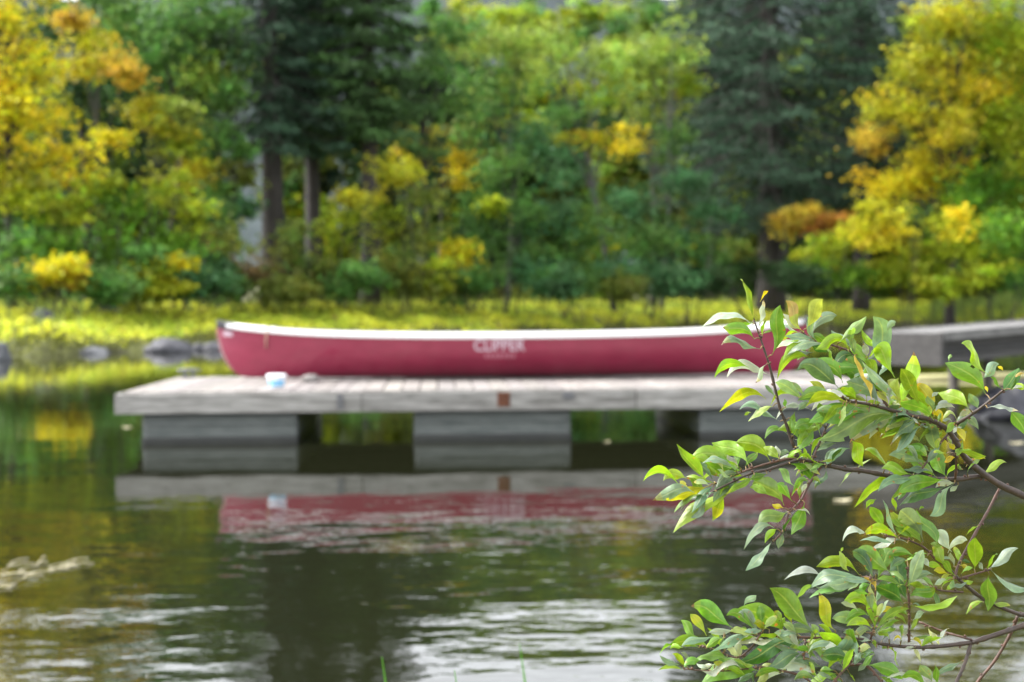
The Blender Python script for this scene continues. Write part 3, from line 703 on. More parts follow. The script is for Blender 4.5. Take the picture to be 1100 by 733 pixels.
for i in range(26):
    t = random.random() ** .8
    px, py = 100 * t - 14 + random.gauss(0, 6), 622 - 20 * t + random.gauss(0, 6)
    dep = CAM_H * FPX / (py - 328.6); p = at(px, py, dep); ln = random.uniform(.012, .06); an = random.gauss(.75, .35)
    dv = Vector((math.cos(an), math.sin(an), 0)) * ln
    mb.tube([(p.x - dv.x, p.y - dv.y, .002), (p.x, p.y, .009), (p.x + dv.x, p.y + dv.y, .003)], [.003, random.uniform(.0014, .003), .003], 5)
tag(mb.build("floating_straw", M_STRAW, smooth=True), kind="stuff")
dep = CAM_H * FPX / (411 - 328.6)
p0, p1 = at(985, 411, dep), at(1180, 410, dep + .5)
mb = MB(); mb.tube([p0.lerp(p1, t) + Vector((0, 0, .02 - p0.lerp(p1, t).z)) for t in np.linspace(0, 1, 6)], [.05, .055, .06, .06, .065, .065], 10)  # added pole, stands in for a pale band on the water
tag(mb.build("light_band_pole", mat("light_band_tint", (.30, .28, .13), .8), smooth=True), "pale straight pole added for the light band on the water at right", "pole")

# near bank grass, three blades reaching up into view
n = 900; X = rng.uniform(-2.5, 2.5, n); Y = rng.uniform(.9, 2.35, n)
P = np.stack([X, Y, ground_z(X, Y) - .01], -1); H = rng.uniform(.08, .2, n)
hero = [(408, 706, 1.15), (556, 692, 1.1), (486, 720, 1.2)]
hp = [at(a, c, dd) for a, c, dd in hero]
me_c = np.array([.08, .20, .03]) * np.exp(rng.normal(0, .2, (n, 1)))
o = blades("bank_grass", P, H, np.full(n, .004), me_c); tag(o, kind="stuff")
for hpt, lab in zip(hp, ("green grass blade poking up at the bottom edge, furthest left", "thick green grass blade at the bottom edge nearest the middle", "short grass blade at the bottom edge between the two taller ones")):
    z0 = float(ground_z(np.array(hpt.x), np.array(hpt.y))); root = Vector((hpt.x + .05, hpt.y, z0 - .01)); mb = MB()
    for i in range(9):
        t = i / 8; c = root.lerp(hpt, t) + Vector((.012 * math.sin(t * 3), 0, 0)); wd = .0042 * (1 - t ** 3) + .0003
        mb.v += [(c.x - wd, c.y, c.z), (c.x, c.y + .0015, c.z), (c.x + wd, c.y, c.z)]
    for i in range(8):
        for j in range(2): a = i * 3 + j; mb.face([a, a + 1, a + 4, a + 3], (.10, .30, .03))
    tag(mb.build("grass_blade", M_FOL, smooth=True, cols=True), lab, "grass blade", "grass blades at the near bank")

# ------------------------------------------------------------------ willow bush in the foreground
# Leaves and twigs were surveyed from the photograph; every one gets its own distance, tilt, fold and curl.
REG = dict(A=(740, 290, .16364), B=(840, 330, .16364), E=(800, 400, .16364), D=(690, 460, .16364), G=(790, 490, .16364), H=(920, 480, .16364),
           F=(920, 400, .16364), I=(920, 570, .16364), C=(940, 330, .146), J=(840, 570, .146), K=(700, 630, .1405), L=(820, 630, .1405), M=(946, 630, .1405), P=(0, 0, 1))
def PX(r, x, y): o = REG[r]; return (o[0] + x * o[2], o[1] + y * o[2])
# twigs: (group, depth start, depth end, r0, r1 in px, [(region,x,y)...])
TW = [
 ('U', 1.72, 1.70, 4.6, 3.6, [('P', 1290, 640), ('P', 1180, 572), ('P', 1100, 533), ('H', 960, 260), ('H', 850, 190), ('H', 760, 120)]),
 ('U', 1.70, 1.68, 3.4, 2.4, [('H', 760, 120), ('F', 700, 540), ('F', 650, 450), ('F', 590, 370), ('F', 480, 310), ('F', 380, 290)]),
 ('U', 1.68, 1.66, 2.4, .9, [('F', 380, 290), ('B', 730, 680), ('B', 580, 640), ('B', 450, 620), ('B', 390, 595)]),
 ('U', 1.69, 1.71, 1.6, 1.2, [('F', 590, 370), ('F', 500, 350), ('F', 400, 340), ('F', 230, 325)]),
 ('U', 1.69, 1.64, 2.2, 1.0, [('F', 650, 345), ('F', 690, 320), ('F', 780, 260), ('F', 900, 170), ('F', 965, 118)]),
 ('U', 1.71, 1.69, 2.6, 2.4, [('H', 850, 190), ('H', 760, 200), ('H', 660, 215), ('H', 400, 210), ('E', 980, 685), ('E', 760, 645), ('E', 680, 640), ('E', 540, 610), ('E', 470, 590)]),
 ('U', 1.69, 1.67, 2.0, 1.0, [('E', 470, 590), ('E', 400, 580), ('E', 350, 575), ('E', 270, 600), ('E', 150, 640), ('E', 60, 660), ('D', 640, 330), ('D', 440, 430)]),
 ('U', 1.69, 1.66, 1.6, .9, [('E', 350, 575), ('E', 270, 572), ('E', 120, 610), ('E', 10, 645), ('D', 480, 365)]),
 ('U', 1.69, 1.67, 1.9, .8, [('E', 325, 495), ('E', 265, 320), ('E', 230, 230), ('A', 545, 690), ('A', 520, 600), ('A', 470, 450), ('A', 430, 335)]),
 ('U', 1.69, 1.69, 2.0, 1.9, [('E', 360, 578), ('E', 325, 495)]),
 ('U', 1.69, 1.66, 1.6, .8, [('E', 500, 622), ('G', 480, 190), ('G', 430, 290), ('G', 350, 380), ('G', 310, 490), ('G', 250, 560)]),
 ('U', 1.68, 1.72, 1.6, .8, [('B', 720, 690), ('B', 600, 500), ('B', 520, 330), ('B', 330, 250), ('B', 230, 235), ('A', 770, 430), ('A', 735, 400)]),
 ('U', 1.68, 1.69, 1.2, .9, [('E', 440, 585), ('E', 480, 490), ('E', 560, 300)]),
 ('U', 1.70, 1.66, 1.3, .9, [('H', 650, 215), ('H', 655, 110), ('F', 650, 545), ('F', 630, 530)]),
 ('U', 1.70, 1.67, 1.3, .8, [('F', 600, 410), ('F', 540, 480), ('F', 440, 620), ('F', 370, 700)]),
 ('W', 1.72, 1.66, 1.6, 1.4, [('H', 940, 275), ('H', 860, 430), ('H', 780, 570), ('I', 680, 205), ('I', 640, 320)]),
 ('W', 1.73, 1.67, 2.6, 1.4, [('P', 1240, 690), ('P', 1150, 668), ('I', 1100, 555), ('I', 1060, 548), ('I', 850, 460), ('I', 730, 370), ('I', 670, 320), ('I', 600, 235)]),
 ('W', 1.67, 1.64, 1.4, .8, [('I', 600, 235), ('I', 520, 190), ('I', 440, 110), ('I', 300, 50), ('H', 180, 590)]),
 ('W', 1.67, 1.68, 1.2, .8, [('I', 670, 320), ('I', 800, 280), ('I', 885, 255)]),
 ('W', 1.67, 1.64, 1.2, .7, [('I', 700, 405), ('I', 560, 395), ('I', 500, 375)]),
 ('V', 1.70, 1.66, 3.4, 2.4, [('P', 1280, 620), ('P', 1180, 648), ('M', 1096, 300), ('M', 960, 345), ('M', 700, 430)]),
 ('V', 1.66, 1.62, 2.2, 1.5, [('M', 700, 430), ('M', 440, 460), ('M', 230, 465), ('M', 0, 440), ('L', 800, 410), ('L', 580, 395)]),
 ('V', 1.62, 1.60, 1.5, .9, [('L', 580, 395), ('L', 400, 395), ('L', 0, 375), ('K', 830, 370), ('K', 560, 350)]),
 ('V', 1.66, 1.70, 1.3, 1.0, [('M', 700, 410), ('M', 560, 370), ('I', 560, 660), ('I', 410, 600)]),
 ('V', 1.66, 1.63, 1.9, 1.7, [('M', 690, 440), ('M', 640, 600), ('M', 580, 733), ('M', 540, 900)]),
 ('V', 1.73, 1.75, 1.7, 1.5, [('I', 1060, 560), ('M', 1000, 350), ('M', 880, 560), ('M', 740, 733), ('M', 640, 900)]),
 ('V', 1.64, 1.63, 1.4, 1.0, [('I', 345, 733), ('I', 348, 600), ('I', 345, 455), ('I', 335, 330), ('I', 340, 240)]),
 ('V', 1.62, 1.58, 1.4, 1.2, [('L', 780, 430), ('L', 680, 570), ('L', 590, 670), ('L', 540, 733), ('L', 480, 860)]),
 ('V', 1.62, 1.60, 1.2, .8, [('L', 820, 400), ('L', 850, 310), ('L', 840, 200), ('J', 690, 420), ('J', 650, 340)]),
 ('V', 1.62, 1.66, 1.2, .7, [('J', 700, 360), ('J', 640, 345), ('J', 590, 340)]),
 ('V', 1.60, 1.62, 1.1, .7, [('K', 830, 372), ('K', 760, 470), ('K', 650, 545), ('K', 500, 490), ('K', 385, 450)]),
 ('V', 1.60, 1.61, 1.0, .7, [('K', 830, 620), ('K', 640, 640), ('K', 450, 650), ('K', 250, 630)]),
 ('V', 1.60, 1.60, 1.2, 1.0, [('L', 480, 860), ('L', 300, 690), ('L', 0, 620), ('K', 830, 620)]),
 ('V', 1.64, 1.60, 1.5, 1.2, [('L', 640, 600), ('L', 790, 610), ('L', 900, 722), ('L', 960, 830)]),
 ('V', 1.62, 1.60, 1.1, .9, [('L', 320, 400), ('L', 318, 480), ('L', 310, 560)]),
]
# leaves: region, base, tip, width, kind, upward arc (share of length)
LV = [
 ('A',425,320,340,50,50,'y',.05),('A',455,400,490,200,34,'w',0),('A',468,210,522,135,26,'Y',.1),('A',420,360,110,370,46,'w',.22),('A',430,455,235,375,92,'g',.12),
 ('A',470,520,235,500,64,'b',.18),('A',545,560,600,250,108,'g',0),('A',540,700,275,700,66,'w',.28),('A',392,640,185,690,66,'y',.22),('A',755,410,640,220,80,'B',.05),
 ('A',730,410,605,368,24,'w',.05),('A',790,465,575,510,30,'w',.1),('A',790,430,912,490,56,'g',.12),('A',765,480,625,590,70,'y',.2),('A',825,540,650,600,48,'b',.2),
 ('A',800,580,600,695,56,'y',.3),('A',860,600,720,640,56,'b',.1),('A',800,490,900,540,56,'d',0),
 ('B',470,310,335,155,58,'b',.1),('B',440,295,230,275,82,'y',.3),('B',735,440,600,85,140,'b',.05),('B',690,170,745,100,50,'b',.25),('B',605,262,530,150,42,'y',-.15),
 ('B',742,465,610,262,150,'y',.15),('B',765,600,545,350,66,'b',-.05),('B',592,640,488,330,30,'T',-.03),('B',640,635,440,480,120,'b',.1),('B',470,330,335,405,66,'d',.3),
 ('B',370,530,135,375,135,'b2',.12),('B',620,490,360,370,160,'g',.1),('B',400,500,200,340,110,'g',.12),('B',790,685,855,315,108,'y',.0),('B',912,660,790,420,105,'y',.05),
 ('B',1000,720,890,490,95,'Y2',.12),('B',440,605,212,660,66,'w',.25),('B',790,560,700,480,110,'l',.1),('B',150,612,0,500,76,'b',.12),('B',490,605,390,525,78,'y',.05),
 ('B',480,320,460,200,46,'b',0),('B',560,330,540,240,60,'w',0),('B',700,640,620,540,60,'l',.1),('B',300,560,190,490,50,'yl',.05),('B',560,520,420,420,90,'g',.1),('B',660,560,600,470,70,'g',0),
 ('E',815,262,450,328,150,'g',.08),('E',1000,290,515,410,160,'g2',.05),('E',445,335,370,495,118,'g',-.05),('E',700,450,775,600,92,'y',.05),('E',690,500,530,600,62,'b',.12),
 ('E',390,190,215,75,82,'b',.1),('E',385,185,185,205,46,'y',.3),('E',440,250,225,300,36,'w',.3),('P',823,429,776,441,12,'Yg',.22),('P',838,453,798,441,8,'b',.22),('E',40,265,0,280,44,'y',.1),
 ('E',285,410,145,435,36,'g',.4),('E',400,540,283,560,68,'y',.1),('E',340,495,420,350,56,'y',0),('E',480,600,410,665,50,'b',.2),('E',395,585,370,680,50,'g',0),
 ('E',1010,345,880,380,32,'w',.05),('E',950,350,1040,395,46,'g',0),('E',300,300,350,420,50,'g',0),('E',330,260,300,370,44,'g2',0),('E',480,310,340,370,90,'g',.05),('E',350,250,410,190,60,'b',0),
 ('E',560,480,420,470,46,'w',.1),('E',600,470,480,510,40,'b',.1),('E',530,610,430,640,30,'g',.1),('E',520,600,600,500,46,'b',.1),('E',640,230,480,250,60,'g2',0),('E',270,230,260,180,30,'g',0),
 ('D',695,240,475,95,118,'y',.1),('D',645,270,335,205,120,'y',.18),('D',640,275,430,215,110,'g',.0),('D',545,330,325,225,84,'y',.1),('D',412,335,240,120,92,'y2',-.05),('D',835,212,628,85,130,'y',.15),
 ('D',900,205,800,130,76,'y',.1),('D',250,385,25,340,58,'y',.3),('D',290,330,150,345,76,'y',.25),('D',342,425,85,455,88,'b',.1),('D',480,360,300,318,36,'y',.08),('D',425,420,300,340,78,'g',.1),
 ('D',662,310,480,465,98,'b',.12),('D',735,310,555,425,52,'g2',-.05),('D',610,410,235,640,88,'y',.08),('D',540,450,465,590,104,'Yg',-.02),('D',420,435,225,545,28,'g2',.2),('D',400,450,262,535,22,'w',.2),
 ('D',930,508,750,315,140,'g2',.02),('D',985,482,890,370,66,'g',.1),('D',830,440,715,385,60,'y',.1),('D',1000,382,900,280,58,'g2',.08),('D',1090,362,985,425,46,'g',.35),('D',1070,330,1015,405,44,'w',.1),
 ('D',926,525,858,500,46,'Y',-.05),('D',952,548,775,630,108,'g2',.1),('D',1065,492,985,668,100,'g',-.12),('D',700,330,560,300,50,'y',.0),('D',820,300,720,330,60,'g',.0),('D',900,190,880,120,40,'w',0),
 ('D',440,380,340,350,40,'w',.1),('D',300,410,250,350,40,'l',.05),('D',560,300,420,250,60,'y',0),('D',880,160,960,160,40,'b',0),
 ('G',252,470,70,600,64,'b',.3),('G',312,500,285,595,52,'b',0),('G',270,480,200,555,48,'y',.15),('G',245,555,80,733,44,'b',-.06),('G',560,182,512,140,40,'y',.1),('G',470,180,440,230,50,'w',.1),
 ('H',360,182,180,145,88,'y',.12),('H',395,198,160,268,64,'b',.1),('H',335,260,10,350,78,'y',.18),('H',392,190,240,322,48,'g2',-.05),('H',130,345,68,395,46,'y',.1),
 ('H',600,212,300,300,100,'g',.08),('H',590,260,305,345,86,'d',.02),('H',640,245,490,430,86,'b',-.06),('H',645,240,530,252,56,'w',.1),('H',592,200,492,20,116,'g',.0),('H',440,110,230,55,80,'b',.1),
 ('H',412,105,300,80,68,'b',.1),('H',505,172,322,148,44,'b',.08),('H',470,62,330,25,78,'g',.1),('H',650,72,580,100,56,'Y',.1),('H',770,92,842,68,56,'Y2',.2),('H',720,132,805,85,50,'g2',.1),
 ('H',432,640,240,410,100,'g2',-.08),('H',440,625,300,410,132,'b',.08),('H',530,650,410,412,88,'g',-.02),('H',415,415,440,390,20,'y',.1),('H',272,590,178,360,28,'b',0),('H',180,540,95,400,76,'y',.08),
 ('H',285,608,65,585,66,'y',.22),('H',335,632,90,672,58,'w',.12),('H',250,640,40,612,52,'b',.1),('P',934,575,908,581,8,'w',.35),('H',625,690,520,560,86,'w',.12),('H',600,700,720,605,52,'w',.2),
 ('H',250,570,150,545,50,'w',0),('H',260,420,240,335,30,'y',0),('H',670,250,620,290,50,'w',0),('H',700,150,660,130,40,'g2',0),('H',560,650,490,640,60,'y2',0),
 ('C',930,625,1050,420,104,'d',-.15),('C',815,640,538,395,155,'g',.08),('C',545,400,555,348,28,'g2',.1),('C',838,500,648,288,84,'y',.12),('C',790,530,905,425,84,'b',.12),('C',900,440,938,465,44,'Y',.2),
 ('C',1100,490,1035,512,24,'T',.15),('C',1010,610,1110,600,60,'y',.2),('C',1000,605,1080,590,26,'w',.15),('C',1040,520,1000,600,40,'d',0),('C',930,600,850,520,30,'g',.05),
 ('F',860,235,1060,252,34,'w',.1),('F',1010,255,1110,410,98,'g',.12),('F',800,242,745,140,92,'b',.0),('F',740,240,550,135,106,'y',.1),('F',645,232,528,245,56,'w',.25),('F',662,322,568,320,26,'l',.6),
 ('F',760,255,680,285,58,'w',.1),('F',710,310,795,370,66,'b',.25),('F',655,330,592,390,50,'y',.05),('F',660,360,705,440,54,'Y',.15),('F',700,440,660,542,48,'y',-.05),('F',600,455,652,500,50,'Y2',-.1),
 ('F',690,500,762,520,38,'y',-.1),('F',450,290,530,487,98,'b',.03),('F',432,352,270,510,72,'b',.1),('F',422,365,280,432,38,'l',.2),('F',330,480,460,545,84,'g',.1),('F',560,345,515,235,60,'Y',.1),
 ('F',432,262,330,240,50,'w',.05),('F',500,250,470,160,56,'b',0),('F',420,220,380,180,60,'Y',0),('F',540,130,500,160,30,'w',.1),('F',860,130,850,90,30,'Y',0),('F',480,520,430,490,60,'b',.1),('F',560,380,540,430,40,'y',0),
 ('I',222,272,0,145,128,'g',.1),('I',340,470,225,165,125,'d',.05),('I',310,480,140,340,120,'d',.0),('I',345,400,432,130,86,'b',.08),('I',345,440,510,375,130,'g',.0),('I',350,492,640,425,48,'y',-.1),
 ('I',380,172,210,160,66,'g',.15),('I',335,560,258,510,70,'g',.1),('I',260,548,158,545,38,'Y',.3),('I',370,590,438,545,58,'w',.12),('I',350,655,405,580,28,'y',-.05),('I',342,635,218,625,22,'g2',.5),
 ('I',342,640,300,682,32,'w',0),('I',595,235,500,100,84,'y',.05),('I',600,285,515,262,50,'Y',.1),('I',622,290,552,335,46,'Y2',.1),('I',692,240,645,105,40,'y',0),('I',680,232,732,255,60,'Y',.2),
 ('I',775,255,782,50,104,'y',.0),('I',690,205,745,205,56,'d',.1),('I',868,252,1050,128,58,'w',.08),('I',850,262,925,162,28,'y',.15),('I',882,258,1120,372,50,'b',-.12),('I',872,290,862,492,118,'g',.0),
 ('I',800,205,830,252,50,'w',0),('I',505,290,388,315,50,'b',.15),('I',640,355,595,385,60,'y',.05),('I',700,330,762,330,56,'y',-.15),('I',480,240,440,180,40,'w',0),('I',560,240,470,230,50,'y',.1),
 ('I',640,240,620,150,36,'w',0),('I',450,250,400,200,60,'b2',.1),('I',650,300,560,210,50,'y2',.1),('I',600,330,520,350,40,'w',.1),('I',640,320,620,380,50,'g2',0),('I',260,400,150,360,90,'b2',.05),('I',420,240,390,310,50,'b',0),
 ('I',330,190,240,230,70,'b2',.1),
 ('J',650,350,228,410,105,'b',.12),('J',290,340,35,350,64,'w',.22),('J',492,300,425,150,54,'l',-.1),('J',432,160,450,128,20,'y',.1),('J',240,410,110,492,44,'g2',.12),('J',562,400,228,490,42,'g2',.12),
 ('J',395,735,275,475,108,'Yg',-.08),('J',632,580,468,510,100,'y',.25),('J',640,630,480,662,66,'g',.25),('J',662,720,490,690,66,'y',.2),('J',682,722,655,480,86,'y2',.0),('J',715,632,782,520,28,'w',.1),
 ('J',735,725,765,640,84,'b',.0),('J',650,400,558,455,58,'g',.1),('J',690,440,615,340,34,'Yt',.1),('J',560,590,445,530,50,'w',.1),('J',640,470,540,440,40,'g',.0),('J',700,560,650,470,50,'l',0),
 ('K',620,318,325,162,148,'g',.1),('K',345,392,230,265,78,'g',.0),('K',420,378,305,210,76,'Yg',.05),('K',1028,358,690,178,165,'g',.1),('K',705,152,792,68,58,'b',.05),('L',370,332,72,35,175,'g',.06),
 ('K',480,382,250,450,46,'b',.08),('K',362,470,255,445,50,'g',.2),('K',240,466,150,475,40,'y',.15),('K',236,470,70,522,36,'g',.25),('K',220,602,75,532,50,'b',-.1),('K',250,642,65,630,34,'g2',.08),
 ('K',378,568,258,615,80,'g',.2),('K',645,562,440,560,40,'g',.1),('K',548,402,430,455,78,'g',.1),('K',785,382,475,485,82,'b',.1),('K',965,390,655,445,66,'w',.05),('K',1180,430,680,562,150,'d',.05),
 ('K',1150,520,900,610,110,'b2',.05),('K',822,648,400,738,175,'g',.15),('K',942,600,800,735,86,'l',.1),('L',450,725,10,690,140,'w',.25),('K',640,335,450,345,56,'w',.0),('K',672,530,580,485,70,'w',.1),('K',740,482,680,470,40,'y',.1),
 ('K',560,640,480,570,50,'Y2',.1),('K',480,600,380,640,40,'w',.1),('K',440,640,350,590,30,'w',.0),('K',300,560,230,500,30,'b',.0),('K',240,700,230,200,0,'x',0),('K',900,330,790,290,60,'Yg',.1),('K',740,345,690,320,44,'g',.1),
 ('L',432,382,372,290,80,'b',.0),('L',255,362,160,290,62,'b',.1),('L',392,360,200,312,84,'b2',.05),('L',620,420,395,440,54,'w',-.05),('L',482,408,268,490,58,'y',.2),('L',655,570,455,535,116,'d',.15),
 ('L',852,512,748,535,58,'g',.1),('L',742,500,700,590,58,'b',.0),('L',535,642,438,650,66,'g',.1),('L',482,632,250,560,66,'b2',.1),('L',790,602,1045,705,116,'g',.12),('L',352,560,362,460,42,'g2',0),
 ('L',712,492,690,325,50,'y',-.25),('L',722,372,620,352,58,'b',.1),('L',832,350,700,362,78,'b',.15),('L',862,472,842,410,34,'y',0),('L',952,482,910,460,30,'y',0),('L',1055,415,1000,415,20,'Y',.5),('L',962,402,885,345,56,'y',.1),
 ('L',150,300,90,190,60,'y2',.1),('L',220,290,170,190,70,'y',.1),('L',420,560,260,480,50,'g',.1),('L',610,733,450,700,60,'g',.15),('L',420,733,250,700,60,'g2',.2),('L',850,520,760,600,50,'g',.0),('L',800,600,730,640,56,'b',.1),
 ('M',110,725,320,745,56,'g',.25),('M',395,735,310,600,112,'b',.0),('M',440,745,418,610,56,'g',-.08),('M',230,410,305,455,30,'Y',.35),
]
KC = dict(g=(.092, .20, .020), y=(.165, .275, .014), y2=(0.131, 0.229, 0.021), yl=(0.208, 0.249, 0.014), b=(.120, .190, .115), b2=(.066, .125, .058), g2=(.120, .205, .048), w=(.24, .285, .225), d=(0.032, 0.104, 0.015),
          l=(0.235, 0.291, 0.083), Y=(.36, .31, .012), Y2=(.25, .27, .012), Yg=(0.187, 0.249, 0.010), Yt=(0.347, 0.229, 0.021), B=(0.249, 0.173, 0.042), T=(0.333, 0.235, 0.070))  # pale w and b kinds: underside colour with sky sheen painted in
M_TWIG = mat("willow_twig_bark", rough=.55); noise_mix(M_TWIG, (.022, .012, .009), (.07, .038, .024), (1, 1, 1), 120, 5, .3, .7, .0015, attr=True)

M_WL = bpy.data.materials.new("willow_leaf"); M_WL.use_nodes = True; m = M_WL; b = bsdf(m)
a = N(m, 'ShaderNodeAttribute', attribute_name='Col'); uv = N(m, 'ShaderNodeUVMap'); sx = N(m, 'ShaderNodeSeparateXYZ'); L(m, uv.outputs[0], sx.inputs[0])
def MT(op, x, y=None, z=None):
    n = N(m, 'ShaderNodeMath', operation=op)
    for i, q in enumerate((x, y, z)):
        if q is None: continue
        if isinstance(q, (int, float)): n.inputs[i].default_value = q
        else: L(m, q, n.inputs[i])
    return n.outputs[0]
T_, S_ = sx.outputs[0], sx.outputs[1]
sab = MT('ABSOLUTE', MT('SUBTRACT', S_, .5))                                   # 0 at the midrib .. .5 margin
mid = MT('SUBTRACT', 1.0, MT('SMOOTH_MIN', MT('MULTIPLY', sab, 16.0), 1.0, .2))
vein = MT('POWER', MT('ABSOLUTE', MT('SINE', MT('MULTIPLY', MT('SUBTRACT', T_, MT('MULTIPLY', sab, .35)), 30.0))), 6.0)
vein = MT('MULTIPLY', MT('SUBTRACT', 1.0, vein), 0.0) if False else MT('SUBTRACT', 1.0, MT('POWER', MT('ABSOLUTE', MT('SINE', MT('MULTIPLY', MT('SUBTRACT', T_, MT('MULTIPLY', sab, .35)), 30.0))), .35))
lite = N(m, 'ShaderNodeMixRGB', blend_type='MIX'); lite.inputs[2].default_value = (.42, .46, .14, 1)
L(m, MT('MINIMUM', MT('ADD', MT('MULTIPLY', mid, .30), MT('MULTIPLY', vein, .07)), .7), lite.inputs[0]); L(m, a.outputs[0], lite.inputs[1])
tco = N(m, 'ShaderNodeTexCoord'); nz = N(m, 'ShaderNodeTexNoise'); nz.inputs['Scale'].default_value = 75; nz.inputs['Detail'].default_value = 4; L(m, tco.outputs['Object'], nz.inputs['Vector'])
vr = N(m, 'ShaderNodeMapRange'); vr.inputs[1].default_value = .3; vr.inputs[2].default_value = .7; vr.inputs[3].default_value = .72; vr.inputs[4].default_value = 1.25; L(m, nz.outputs[0], vr.inputs[0])
var = N(m, 'ShaderNodeMixRGB', blend_type='MULTIPLY'); var.inputs[0].default_value = 1; L(m, lite.outputs[0], var.inputs[1]); L(m, vr.outputs[0], var.inputs[2])
n2 = N(m, 'ShaderNodeTexNoise'); n2.inputs['Scale'].default_value = 130; n2.inputs['Detail'].default_value = 2; L(m, tco.outputs['Object'], n2.inputs['Vector'])
sp = N(m, 'ShaderNodeMapRange'); sp.inputs[1].default_value = .685; sp.inputs[2].default_value = .74; L(m, n2.outputs[0], sp.inputs[0])
spot = N(m, 'ShaderNodeMixRGB'); spot.inputs[2].default_value = (.30, .13, .03, 1); L(m, sp.outputs[0], spot.inputs[0]); L(m, var.outputs[0], spot.inputs[1])
L(m, spot.outputs[0], b.inputs['Base Color']); b.inputs['Roughness'].default_value = .36; b.inputs['Specular IOR Level'].default_value = .55
bpn = N(m, 'ShaderNodeBump'); bpn.inputs['Strength'].default_value = .5; bpn.inputs['Distance'].default_value = .0012
L(m, MT('ADD', MT('ADD', MT('MULTIPLY', mid, .5), MT('MULTIPLY', vein, .22)), MT('MULTIPLY', nz.outputs[0], .8)), bpn.inputs['Height']); L(m, bpn.outputs[0], b.inputs['Normal'])
tr_ = N(m, 'ShaderNodeBsdfTranslucent'); tcol = N(m, 'ShaderNodeMixRGB', blend_type='MULTIPLY'); tcol.inputs[0].default_value = 1; tcol.inputs[2].default_value = (1.45, 1.35, .45, 1)
L(m, spot.outputs[0], tcol.inputs[1]); L(m, tcol.outputs[0], tr_.inputs[0])
mxs = N(m, 'ShaderNodeMixShader'); mxs.inputs[0].default_value = .42; L(m, b.outputs[0], mxs.inputs[1]); L(m, tr_.outputs[0], mxs.inputs[2])
L(m, mxs.outputs[0], m.node_tree.nodes['Material Output'].inputs[0])

wr = np.random.default_rng(5)
willow = empty("willow_bush", (.98, 1.78, float(ground_z(np.array(.98), np.array(1.78)))))
tag(willow, "green willow branches with a few yellow leaves reaching in sharply from the right", "bush")
W0 = willow.location.copy()
BR = dict(U=MB(), W=MB(), V=MB())
samples = []                                                   # (px,py,depth,group) along every twig
def catmull(p, k=6):
    p = [p[0] + (p[0] - p[1])] + p + [p[-1] + (p[-1] - p[-2])]; out = []
    for i in range(1, len(p) - 2):
        for j in range(k):
            t = j / k
            out.append(.5 * (2 * p[i] + (p[i + 1] - p[i - 1]) * t + (2 * p[i - 1] - 5 * p[i] + 4 * p[i + 1] - p[i + 2]) * t * t + (3 * p[i] - p[i - 1] - 3 * p[i + 1] + p[i + 2]) * t ** 3))
    out.append(p[-2]); return out
for (g, d0, d1, r0, r1, pts) in TW:
    pp = [PX(*q) for q in pts]; n = len(pp)
    P3 = catmull([at(x, y, d0 + (d1 - d0) * i / (n - 1)) for i, (x, y) in enumerate(pp)])
    q2 = catmull([Vector((x, y, d0 + (d1 - d0) * i / (n - 1))) for i, (x, y) in enumerate(pp)])
    for q in q2: samples.append((q.x, q.y, q.z, g))
    k = len(P3); m_ = d0 / FPX; red = r0 < 1.9
    rad = [(r0 + (r1 - r0) * i / (k - 1)) * m_ * (1 + (.22 if (i % 5 == 2 and r0 < 4) else 0) + random.uniform(-.05, .05)) for i in range(k)]
    colr = (1.25, .95, .8) if red else (.85, .95, 1.05)
    BR[g].tube([p - W0 for p in P3], rad, 8, colr)
    for i in range(2, k - 1, 7):                               # buds
        t = (P3[i + 1] - P3[i - 1]).normalized(); sd_ = t.cross(Vector((random.uniform(-1, 1), -1, random.uniform(-.3, .3)))).normalized() * random.choice((-1, 1))
        p = P3[i] - W0 + sd_ * rad[i] * .8; e = p + (t + sd_ * .8).normalized() * .0034
        BR[g].tube([p, p.lerp(e, .5), e], [.0013, .0016, .0003], 6, (1.5, 1.1, .9))
SA = np.array([s[:3] for s in samples])
# main stems from the ground to the three branches
for g, (x, y, dp), r in (('U', (1290, 640, 1.72), .0052), ('W', (1240, 690, 1.73), .003), ('V', (1280, 620, 1.70), .004)):
    e = at(x, y, dp) - W0; s0 = Vector((random.uniform(-.03, .03), random.uniform(-.03, .03), -.05))
    BR[g].tube(catmull([s0, s0.lerp(e, .35) + Vector((.10, 0, .03)), s0.lerp(e, .75) + Vector((.09, 0, .02)), e], 5), list(np.linspace(.012, r, 16)), 8, (.8, .9, 1))

